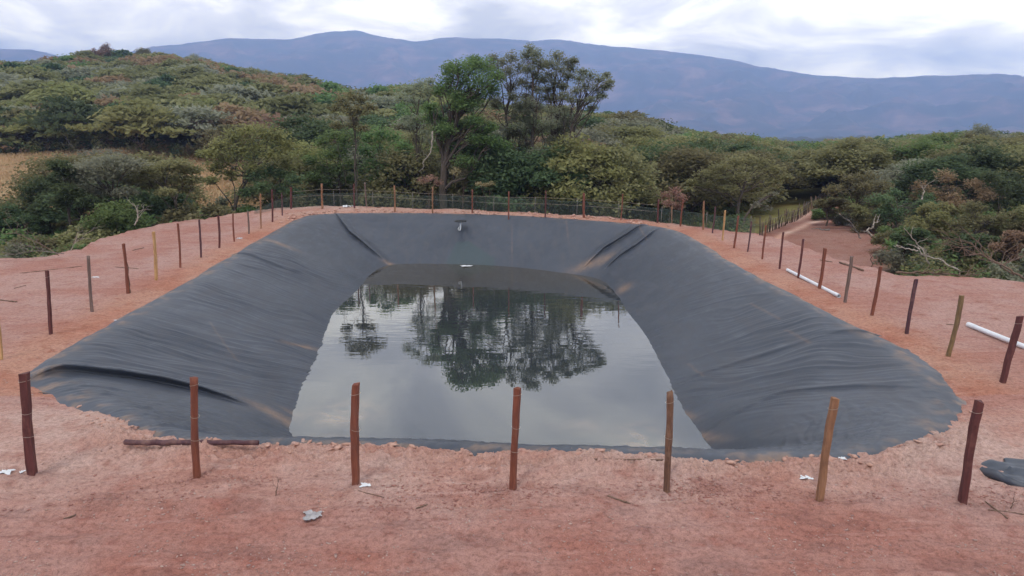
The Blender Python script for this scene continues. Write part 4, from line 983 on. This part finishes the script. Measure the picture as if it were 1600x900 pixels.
# ------------------------------------------------------------------ dead branches
def branch(name, label, cat, pts3, r0, mat, seed, nt=8, tl=.5, group=None):
    rs = np.random.RandomState(seed); P = np.array(pts3, float); o0 = P[0].copy(); P = P-o0
    c_ = np.concatenate([[0], np.cumsum(np.linalg.norm(P[1:]-P[:-1], axis=1))]); q = np.linspace(0, c_[-1], 14)
    S = np.stack([np.interp(q, c_, P[:, i]) for i in range(3)], -1); S[1:-1] += rs.normal(size=(12, 3))*r0*.6
    mb = MB(); mb.tube(S, np.linspace(r0, r0*.3, 14), 6)
    for i in range(nt):
        a = S[rs.randint(3, 14)]; d = S[-1]-S[0]; d = d/np.linalg.norm(d)+rs.normal(size=3)*.7; d[2] = abs(d[2])*.7
        P2 = limb(mb, rs, a, a+d*tl*(.4+rs.rand()), r0*.4, r0*.12, 6, .3, 4)
        limb(mb, rs, P2[3], P2[3]+(d+rs.normal(size=3)*.6)*tl*.4, r0*.2, r0*.08, 4, .3, 4)
    o = mb.build(name, mat); o.location = o0; return tag(o, label, cat, group)
def pz(u, v, D): return at_y(u, v, D)
br = [
 ('dead_branch', 'pale bare bough rising highest out of the brush pile on the right', PALE, .035, 4, .4, [pz(1452,412,31), pz(1438,385,31), pz(1424,372,31), pz(1412,356,31)]),
 ('dead_branch', 'long pale bough lying across the brush pile', PALE, .04, 5, .5, [pz(1500,424,29.5), pz(1465,405,30), pz(1440,398,30.3), pz(1434,385,30.5)]),
 ('dead_branch', 'short white pole poking left out of the thicket', PALE, .04, 1, .3, [pz(1434,392,31.5), pz(1396,384,31.5)]),
 ('dead_branch', 'grey forked branches fanned out at the right of the brush pile', TWIG, .045, 16, 1.0, [pz(1600,436,27.5), pz(1560,412,28), pz(1530,395,28.5), pz(1500,402,29)]),
 ('dead_branch', 'bare brown branch lying low along the foot of the brush pile', TWIG, .05, 12, .8, [pz(1400,426,29), pz(1430,425,29), pz(1470,428,28.6), pz(1520,432,28)]),
 ('dead_branch', 'snapped white topped bough in the middle of the right thicket', PALE, .05, 3, .5, [pz(1440,312,44), pz(1444,300,44), pz(1445,290,44)]),
 ('dead_branch', 'pale broken stump with raised arm at the back of the dirt yard', PALE, .07, 5, .5, [pz(1362,370,42), pz(1355,360,42), pz(1366,352,42), pz(1372,346,42)]),
 ('dead_branch', 'small dark twiggy branch beside the broken stump', BARKG, .04, 8, .5, [pz(1345,372,42), pz(1338,360,42), pz(1330,348,42)]),
 ('dead_branch', 'grey pole lying flat on the far side of the dirt yard', BARKG, .06, 0, .3, [pz(1296,359,45), pz(1268,357,46)]),
 ('dead_branch', 'crooked pale dead branch hanging left of the tall trunk', PALE, .06, 2, .5, [pz(676,205,51), pz(673,240,51), pz(662,252,51), pz(662,262,51), pz(655,268,51)]),
 ('dead_branch', 'spray of pale bare twigs on the bank edge at the left', TWIG, .018, 14, .9, [pz(92,399,28), pz(70,385,28.5), pz(45,372,29), pz(20,362,29.5)]),
 ('dead_branch', 'thin pale twigs rising from the left bank edge', PALE, .016, 10, .7, [pz(110,392,28.5), pz(118,378,28.5), pz(122,360,28.5)]),
 ('dead_branch', 'low tangle of grey twigs at the left edge of the bank', BARKG, .018, 14, .8, [pz(100,396,28), pz(60,392,28), pz(30,396,28), pz(0,400,28)]),
 ('dead_branch', 'bare twisted twigs between the two left thorn trees', PALE, .035, 10, .6, [pz(210,352,38), pz(216,340,38), pz(214,328,38)]),
 ('dead_branch', 'dry reddish twigs at the far right of the brush pile', TWIG, .03, 14, .9, [pz(1585,430,28), pz(1560,415,28), pz(1600,400,28.5)]),
]
for i, (nm, lab, m, r0, nt_, tl, P3) in enumerate(br): branch(nm, lab, 'branch', P3, r0, m, 200+i, nt_, tl, 'dead branches round the banks')
# log, rods and sticks on the soil
def lying(name, label, cat, a, b, rad, mat, seed, k=8, lift=.6, grp=None, wob=.25):
    rs = np.random.RandomState(seed); A = on_z(*a); B = on_z(*b); n = 18; t = np.linspace(0, 1, n)
    x = A[0]+(B[0]-A[0])*t; y = A[1]+(B[1]-A[1])*t; zg = G(x, y); zf = np.polyval(np.polyfit(t, zg, 1), t)+rad*lift
    L_ = math.hypot(B[0]-A[0], B[1]-A[1]); w1 = wob*rad*rs.normal(size=n); w2 = np.sin(t*6+seed)*L_*.012*(wob > .3)
    mb = MB(); mb.tube(np.stack([x-x[0]+0, y-y[0]+w1+w2, zf-zf[0]], -1), rad*(1+.12*rs.normal(size=n)*(wob > 0)), k)
    o = mb.build(name, mat); o.location = (x[0], y[0], zf[0]); return tag(o, label, cat, grp)
lying('log', 'long dark weathered log half buried in the soil along the near lip', 'log', (196,701), (405,707), .045, PM['purple'], 1, lift=2.2)
lying('rod', 'thin dark rod lying on the soil left of the brown front post', 'rod', (926,729), (1036,731), .013, TWIG, 2, 6, .8)
def pipe(label, a, b, rad, seed):
    A = np.array(on_z(*a)); B = np.array(on_z(*b)); zA, zB = gz(A[0], A[1])+rad*.9, gz(B[0], B[1])+rad*.9; A[2] = zA; B[2] = zB
    root = empty('plastic_pipe', tuple(A)); d = B-A; L_ = np.linalg.norm(d); dn = d/L_
    mb = MB(); t = np.array([0, .08/L_, 1-.1/L_, 1])[:, None]
    mb.tube(np.vstack([d*0, d]), rad, 16, cap=False); mb.tube(np.vstack([d, d*0]), rad*.88, 16, cap=False)
    th = np.arange(17)*2*np.pi/16; up = np.array([0, 0, 1.]); s1 = np.cross(dn, up); s1 /= np.linalg.norm(s1); s2 = np.cross(dn, s1)
    for c0 in (d*0, d):
        ring = [c0+r_*(math.cos(q)*s1+math.sin(q)*s2) for q in th[:-1] for r_ in (rad*.88, rad)]
        mb.add(ring, [(2*i, 2*i+1, (2*i+3) % 32, (2*i+2) % 32) for i in range(16)])
    mb.build('pipe_wall', M_PVC, root); mb = MB(); mb.tube(np.vstack([dn*.02, dn*.30]), rad*1.10, 16, cap=False); mb.build('socket_end', M_PVC, root)
    return tag(root, label, 'pipe', 'white pipes lying beside the right row')
M_PVC = plain('white_pvc', (.72, .74, .78), .35, 0, 4, .08)
pipe('long white plastic pipe lying along the feet of two red posts', (1311,464), (1230,424), .055, 1)
pipe('white plastic pipe running out of the right edge of the photo', (1512,510), (1640,562), .06, 2)
M_STK = TWIG
for i, (a, b, rad, lab) in enumerate([((30,427),(128,417),.012,'long curved stick on the left bank'),((0,470),(26,472),.02,'reddish stick at the left edge of the photo'),((180,418),(216,421),.013,'thin stick crossing behind the split left post'),
   ((207,391),(225,388),.015,'short brown stick on the left bank below the yellow post'),((1312,410),(1349,424),.035,'dark pole lying on the crest right of the yard'),((1281,406),(1300,409),.02,'short pole tip crossing behind a right hand post'),
   ((100,812),(118,799),.012,'dark short stick in the left foreground'),((950,777),(985,786),.012,'splintered chip of bark right of the middle front post'),((1540,780),(1575,806),.010,'bent dark twig at the right foreground'),
   ((1545,792),(1600,800),.008,'thin straight twig at the right foreground'),((60,610),(80,612),.010,'small twig beside the near left corner'),((1478,507),(1492,508),.012,'dark stick crossing the cracked olive post'),
   ((650,792),(668,786),.010,'small black root in the middle foreground'),((22,452),(40,446),.010,'small twig on the left bank'),((560,770),(600,778),.006,'very thin twig by the orange front post')]):
    lying('stick', lab, 'stick', a, b, rad, M_STK, 20+i, 6, .8, 'sticks lying on the soil', .4)
# split companion stick beside the split left post, standing twigs
def stand(label, ub, vb, ut, vt, rad, seed, nt=2):
    B = on_z(ub, vb); bz = gz(B[0], B[1]); t = at_y(ut, vt, B[1]); 
    branch('standing_twig', label, 'twig', [(B[0], B[1], bz-.03), ((B[0]+t[0])/2+.02, B[1], (bz+t[2])/2), t], rad, TWIG, seed, nt, .12, 'twigs standing in the soil')
stand('thin stick standing against the rust brown split post', 203, 458, 196, 392, .02, 1, 0)
stand('upright forked dry twig in the left foreground', 429, 776, 435, 748, .010, 2, 3)
stand('small upright dark twig in front of the torn black sheet', 1580, 788, 1585, 768, .008, 3, 2)

# ------------------------------------------------------------------ net fence at the far side and stick fence by the track
M_NET = plain('green_net', (.09, .125, .105), .6)
netp = [on_z(u, v)[:2] for u, v in [(398,335),(430,328),(458,323),(500,322.5),(560,324),(640,326),(700,328),(760,330),(830,333),(900,337),(1000,345),(1100,355),(1180,366)]]
NP = np.array(netp); c_ = np.concatenate([[0], np.cumsum(np.hypot(*(NP[1:]-NP[:-1]).T))]); Ln = c_[-1]
def onnet(s): return np.interp(s, c_, NP[:, 0]), np.interp(s, c_, NP[:, 1])
root = empty('net_fence', (NP[2, 0], NP[2, 1], 0)); o0 = np.array([NP[2, 0], NP[2, 1], 0])
def nh(s): return np.interp(s, [0, c_[2], c_[3], Ln*.6, Ln], [.25, .85, .86, .86, .72])
sx = np.arange(0, Ln, .075); x, y = onnet(sx); zb = np.minimum(G(x, y), .05)-.05; ht = nh(sx)+.03*pn(sx/2, sx*0)
VV = []; QQ = []; w_ = .0045
nvv = 0
for i in range(len(sx)):
    a = np.array([x[i], y[i], zb[i]])-o0; b = a+np.array([.01*math.sin(i), 0, ht[i]])
    VV += [a-[w_, 0, 0], a+[w_, 0, 0], b+[w_, 0, 0], b-[w_, 0, 0]]; QQ.append([nvv, nvv+1, nvv+2, nvv+3]); nvv += 4
for j in range(13):
    f = j/12.; wj = .0038 if j < 12 else .010
    P3 = np.stack([x-o0[0], y-o0[1], zb+ht*f], -1)
    lo = P3-[0, 0, wj]; hi = P3+[0, 0, wj]; n = len(P3); base = nvv; VV += list(lo)+list(hi)
    for i in range(n-1): QQ.append([base+i, base+i+1, base+n+i+1, base+n+i])
    nvv += 2*n
mesh_np('netting', np.array(VV), np.array(QQ), M_NET, root, smooth=False)
for s in np.linspace(c_[2], Ln-.3, 12)[1:]:
    xx, yy = onnet(s); mb = MB(); zz_ = gz(xx, yy); mb.tube([(xx-o0[0], yy-o0[1]+.03, zz_-.2), (xx-o0[0]+.02, yy-o0[1]+.03, zz_+nh(s)+.08)], .018, 6); mb.build('stake', BARKG, root)
tag(root, 'low dark green net fence along the far and right edge of the bank', 'fence')
# upper fence wires strung over the far posts
wire_pts = [at_y(u, v, on_z(ub, vb)[1]) for (u, v, ub, vb) in [(455,300,455,326),(504,296,504,326),(554,297,554,328),(617,300,617,330),(676,303,676,333),(738,306,738,333),(795,309,795,338),(853,309,852,339),(912,312,912,341),(971,316,970,345),(1028,321,1027,348)]]
mb = MB(); W0 = np.array(wire_pts[0])
for dz in (0, -.35): mb.tube(np.array(wire_pts)-W0+[0, .06, dz], .006, 4, cap=False)
o = mb.build('fence_wire', PM['wire']); o.location = W0; tag(o, 'two thin fence wires strung along the far row of posts', 'wire')
# palisade of upright sticks
sf = [on_z(u, v, -2.0) for u, v in [(1188,366),(1205,358),(1225,349),(1245,339),(1262,330),(1280,322),(1300,315)]]
SF = np.array(sf)[:, :2]; c_ = np.concatenate([[0], np.cumsum(np.hypot(*(SF[1:]-SF[:-1]).T))])
root = empty('stick_fence', (SF[0, 0], SF[0, 1], gz(SF[0, 0], SF[0, 1]))); o0 = np.array(root.location)
rs = np.random.RandomState(77); s = 0; cnt = 0
while s < c_[-1] and cnt < 96:
    xx = np.interp(s, c_, SF[:, 0])+rs.normal()*.05; yy = np.interp(s, c_, SF[:, 1])+rs.normal()*.08; zg = gz(xx, yy); h = rs.uniform(.7, 1.15); l1, l2 = rs.normal(size=2)*.09
    big_ = (cnt % 9 == 0)
    mb = MB(); mb.tube([(0, 0, -.2), (l1*.4, l2*.4, h*.5), (l1, l2, h*(1.25 if big_ else 1))], [.05 if big_ else .028, .045 if big_ else .024, .04 if big_ else .018], 5)
    ob = mb.build('picket', BARK if rs.rand() < .6 else TWIG, root); ob.location = (xx-o0[0], yy-o0[1], zg-o0[2]); s += .27; cnt += 1
for dz in (.45, .85):
    mb = MB(); mb.tube([(np.interp(q, c_, SF[:, 0])-o0[0], np.interp(q, c_, SF[:, 1])-o0[1]-.05, gz(np.interp(q, c_, SF[:, 0]), np.interp(q, c_, SF[:, 1]))+dz-o0[2]) for q in np.linspace(0, c_[-1], 14)], .015, 5); mb.build('rail', BARKG, root)
tag(root, 'rough fence of upright grey sticks running along the dirt track', 'fence')

# ------------------------------------------------------------------ small things
M_BLK = plain('black_plastic', (.02, .021, .024), .5); M_WHT = plain('white_plastic', (.75, .77, .80), .4)
p = liner_hit(720, 361); root = empty('inlet_pipe', (p[0], p[1]-.08, p[2]+.34))
mb = MB(); mb.tube([(0, 0, .20), (0, 0, .225), (0, 0, .25)], [.34, .36, .30], 20); mb.build('cap_plate', M_BLK, root)
mb = MB(); mb.tube([(0, 0, .20), (0, 0, -.06), (-.01, -.03, -.22), (-.04, -.06, -.32)], .042, 12); mb.build('pipe_stem', M_WHT, root)
mb = MB(); mb.tube([(0, -.02, -.08), (-.10, -.05, -.12), (-.13, -.06, -.22), (-.10, -.07, -.30)], .022, 8); mb.build('outlet_hose', M_WHT, root)
tag(root, 'white inlet pipe with flat black cap at the top of the far liner wall', 'pipe')
def scrap(name, label, cat, u, v, w, d, mat, seed, hgt=.05, z0=None, n=9, crumple=1., grp=None):
    rs = np.random.RandomState(seed); c = on_z(u, v, z0 or 0); zg = gz(c[0], c[1]) if z0 is None else z0
    g_ = np.linspace(-1, 1, n); xx, yy = np.meshgrid(g_, g_); rad = np.sqrt(xx**2+yy**2); ang_ = np.arctan2(yy, xx)
    edge = 1+.25*np.sin(ang_*3+seed)+.15*np.sin(ang_*7+seed*2); X_ = xx*w/2*edge; Y_ = yy*d/2*edge
    Z_ = .008+hgt*np.abs(pn(xx*1.7*crumple+seed, yy*1.7*crumple))*1.6*(1-rad*.4)+hgt*.2*rs.rand(n, n)
    V = np.stack([X_, Y_, Z_], -1).reshape(-1, 3); i = np.arange(n*n).reshape(n, n); Q = np.stack([i[:-1, :-1], i[:-1, 1:], i[1:, 1:], i[1:, :-1]], -1).reshape(-1, 4)
    V2 = V.copy(); V2[:, 2] -= .004; VV = np.vstack([V, V2]); QQ = np.vstack([Q, Q[:, ::-1]+n*n])
    o = mesh_np(name, VV, QQ, mat, smooth=False); o.location = (c[0], c[1], zg); return tag(o, label, cat, grp)
M_BAG = plain('clear_grey_plastic', (.38, .36, .37), .25, 0, 12, .3)
scrap('plastic_bag', 'crumpled grey plastic bag on the soil in the centre left foreground', 'bag', 487, 809, .21, .20, M_BAG, 1, .06)
scrap('plastic_scrap', 'flat white scrap at the foot of the orange brown front post', 'scrap', 571, 761, .13, .10, M_WHT, 2, .02)
scrap('plastic_scrap', 'small white torn scrap left of the tan front post', 'scrap', 1258, 750, .15, .09, M_WHT, 3, .03, crumple=2)
scrap('plastic_scrap', 'white torn foil at the left edge by the dark red front post', 'scrap', 10, 737, .17, .13, M_WHT, 4, .04, crumple=2)
scrap('plastic_scrap', 'tiny white chip beside the left dark red front post', 'scrap', 34, 736, .05, .08, M_WHT, 5, .02)
scrap('plastic_scrap', 'white scrap on the far bank left of the far row', 'scrap', 543, 325, .55, .4, M_WHT, 6, .16)
scrap('foam_scrap', 'white foam floating at the far edge of the water', 'scrap', 729, 416, .55, .35, M_WHT, 7, .04, z0=ZW+.004)
scrap('plastic_scrap', 'white chip by the fourth post beyond the yellow one', 'scrap', 374, 372, .22, .2, M_WHT, 8, .03)
scrap('plastic_scrap', 'white sliver right of the bowed left post', 'scrap', 149, 434, .24, .10, M_WHT, 9, .02)
scrap('plastic_scrap', 'white sliver on the soil beside the left edge of the liner', 'scrap', 186, 496, .22, .08, M_WHT, 10, .02)
scrap('plastic_scrap', 'small white chip on the near lip by the right end of the liner', 'scrap', 1316, 719, .10, .08, M_WHT, 11, .02)
scrap('plastic_scrap', 'small white chip on the crest behind the far row', 'scrap', 835, 332, .3, .3, M_WHT, 12, .05)
# torn sheet on the right
c0 = on_z(1574, 740); n = 34; g_ = np.linspace(-1, 1, n); xx, yy = np.meshgrid(g_, g_)
pl = [on_z(*q)[:2] for q in [(1521,728),(1545,722),(1568,722),(1574,716),(1640,728),(1650,765),(1600,764),(1560,752),(1535,742)]]
PLs = smooth_closed(pl, 80); cen = PLs.mean(0); rad_n = 14; V = [[0, 0, .10]]
for i in range(1, rad_n+1):
    q = i/rad_n
    for j, pp in enumerate(PLs):
        d = (pp-cen)*q; x_, y_ = d; zf = .045+.018*math.sin(x_*7+y_*11)+.035*float(pn(x_*4+4, y_*7))
        zf -= .05*sstep(.85, 1.0, q)*(1 if y_ > 0 else .2); zf += .07*sstep(.7, .95, q)*(y_ < 0)*(1-sstep(.95, 1, q)*1.6)
        V.append([x_, y_, max(zf, .012)])
m = len(PLs); Fc = []
for j in range(m): Fc.append((0, 1+j, 1+(j+1) % m))
for i in range(rad_n-1):
    for j in range(m): Fc.append((1+i*m+j, 1+(i+1)*m+j, 1+(i+1)*m+(j+1) % m, 1+i*m+(j+1) % m))
me = bpy.data.meshes.new('sheet_offcut'); me.from_pydata(V, [], Fc); me.materials.append(M_LINER); me.polygons.foreach_set('use_smooth', np.ones(len(Fc), bool))
o = bpy.data.objects.new('sheet_offcut', me); COL.objects.link(o); o.location = (cen[0], cen[1], gz(cen[0], cen[1])-.01)
sm = o.modifiers.new('thickness', 'SOLIDIFY'); sm.thickness = .006
tag(o, 'torn offcut of dark grey liner sheet lying on the soil at the right edge', 'plastic sheet')
# soil clods along the near lip, pebbles and crumbs
def stones(name, label, X_, Y_, S_, mat, seed, Zoff=.3):
    rs = np.random.RandomState(seed); n = len(X_); zg = G(X_, Y_)
    ico = np.array([(0, 0, 1), (.89, 0, .45), (.28, .85, .45), (-.72, .53, .45), (-.72, -.53, .45), (.28, -.85, .45), (.72, .53, -.45), (-.28, .85, -.45), (-.89, 0, -.45), (-.28, -.85, -.45), (.72, -.53, -.45), (0, 0, -1)])
    fc = np.array([(0,1,2),(0,2,3),(0,3,4),(0,4,5),(0,5,1),(1,6,2),(2,7,3),(3,8,4),(4,9,5),(5,10,1),(2,6,7),(3,7,8),(4,8,9),(5,9,10),(1,10,6),(6,11,7),(7,11,8),(8,11,9),(9,11,10),(10,11,6)])
    V = ico[None]*(1+.34*rs.normal(size=(n, 12, 1)))*S_[:, None, None]*np.stack([.9+1.2*rs.rand(n), .6+.6*rs.rand(n), .3+.35*rs.rand(n)], -1)[:, None]
    a = rs.rand(n)*6.28; c_, s_ = np.cos(a)[:, None], np.sin(a)[:, None]
    VX = V[..., 0]*c_-V[..., 1]*s_+X_[:, None]; VY = V[..., 0]*s_+V[..., 1]*c_+Y_[:, None]; VZ = V[..., 2]+(zg+S_*Zoff)[:, None]
    VV = np.stack([VX, VY, VZ], -1).reshape(-1, 3); QQ = (fc[None]+np.arange(n)[:, None, None]*12).reshape(-1, 3)
    o = mesh_np(name, VV, QQ, mat, smooth=False); return tag(o, label, kind='stuff')
def crumb_mat(name, c1, c2):
    g = NM(name); n = g.noise(3, 5, .6, g.pos()); g.l(g.ramp(n, [(.35, c1), (.65, c2)]), g.b.inputs['Base Color']); g.b.inputs['Roughness'].default_value = .95; return g.m
M_CL = crumb_mat('clods', (.40, .22, .175), (.52, .32, .25)); M_PB = crumb_mat('pebbles', (.26, .15, .13), (.50, .36, .31)); M_RED = crumb_mat('red_crumbs', (.26, .11, .09), (.40, .21, .17))
rs = np.random.RandomState(31)
# along the near lip
k = rs.randint(0, len(RIM), 9000); jx = RIM[k, 0]+rs.normal(size=9000)*.22; jy = RIM[k, 1]+rs.normal(size=9000)*.16
ok = (RIM[k, 1] < 14.5) & (np.abs(RIM[k, 0]) < 8) & (sdf(jx, jy, RIM) < .06) & (rs.rand(9000) < .45) & (pn(jx/.5, jy/.5) > -.15); jx, jy = jx[ok], jy[ok]
S = .006+.05*rs.rand(len(jx))**5; stones('soil_clods', 'crumbled clods of pale soil along the near lip of the liner', jx, jy, S, M_CL, 1)
k = rs.randint(0, len(RIM), 5000); jx = RIM[k, 0]+rs.normal(size=5000)*.6; jy = RIM[k, 1]+abs(rs.normal(size=5000))*.7
ok = (RIM[k, 1] > 38) & (sdf(jx, jy, RIM) < -.1) & (sdf(jx, jy, CREST) > .1); jx, jy = jx[ok], jy[ok]
stones('soil_rubble', 'lumps of pale soil strewn along the far bank', jx, jy, .02+.10*rs.rand(len(jx))**4, M_CL, 2)
n = 12000; u = rs.uniform(-60, 1660, n); v = 400+ (510*rs.rand(n)**.75); P3 = np.array([on_z(a, b)[:2] for a, b in zip(u, v)])
ok = (sdf(P3[:, 0], P3[:, 1], RIM) < -.1) & (sdf(P3[:, 0], P3[:, 1], CREST) > .2) & (fbm(P3[:, 0]/1.6, P3[:, 1]/1.2, 3) > -.05); P3 = P3[ok]
stones('gravel', 'small pale pebbles and crumbs scattered over the soil', P3[:, 0], P3[:, 1], .004+.013*rs.rand(len(P3))**3, M_PB, 3)
cs = []
for (u, v, a_, b_, n) in [(690,768,.7,.25,420),(1110,768,.7,.2,300),(165,785,.9,.25,260),(600,800,.5,.2,200),(1250,770,.9,.2,260),(900,770,.8,.15,160),(330,752,.6,.2,260),(1075,760,.4,.2,200),(1540,775,.6,.2,200),(805,765,.3,.15,150)]:
    c = on_z(u, v); cs.append(np.stack([c[0]+a_*rs.normal(size=n), c[1]+b_*rs.normal(size=n)], -1))
cs = np.vstack(cs); stones('soil_crumbs', 'dug up dark red crumbs round the feet of the front posts', cs[:, 0], cs[:, 1], .005+.017*rs.rand(len(cs))**2.5, M_RED, 4)
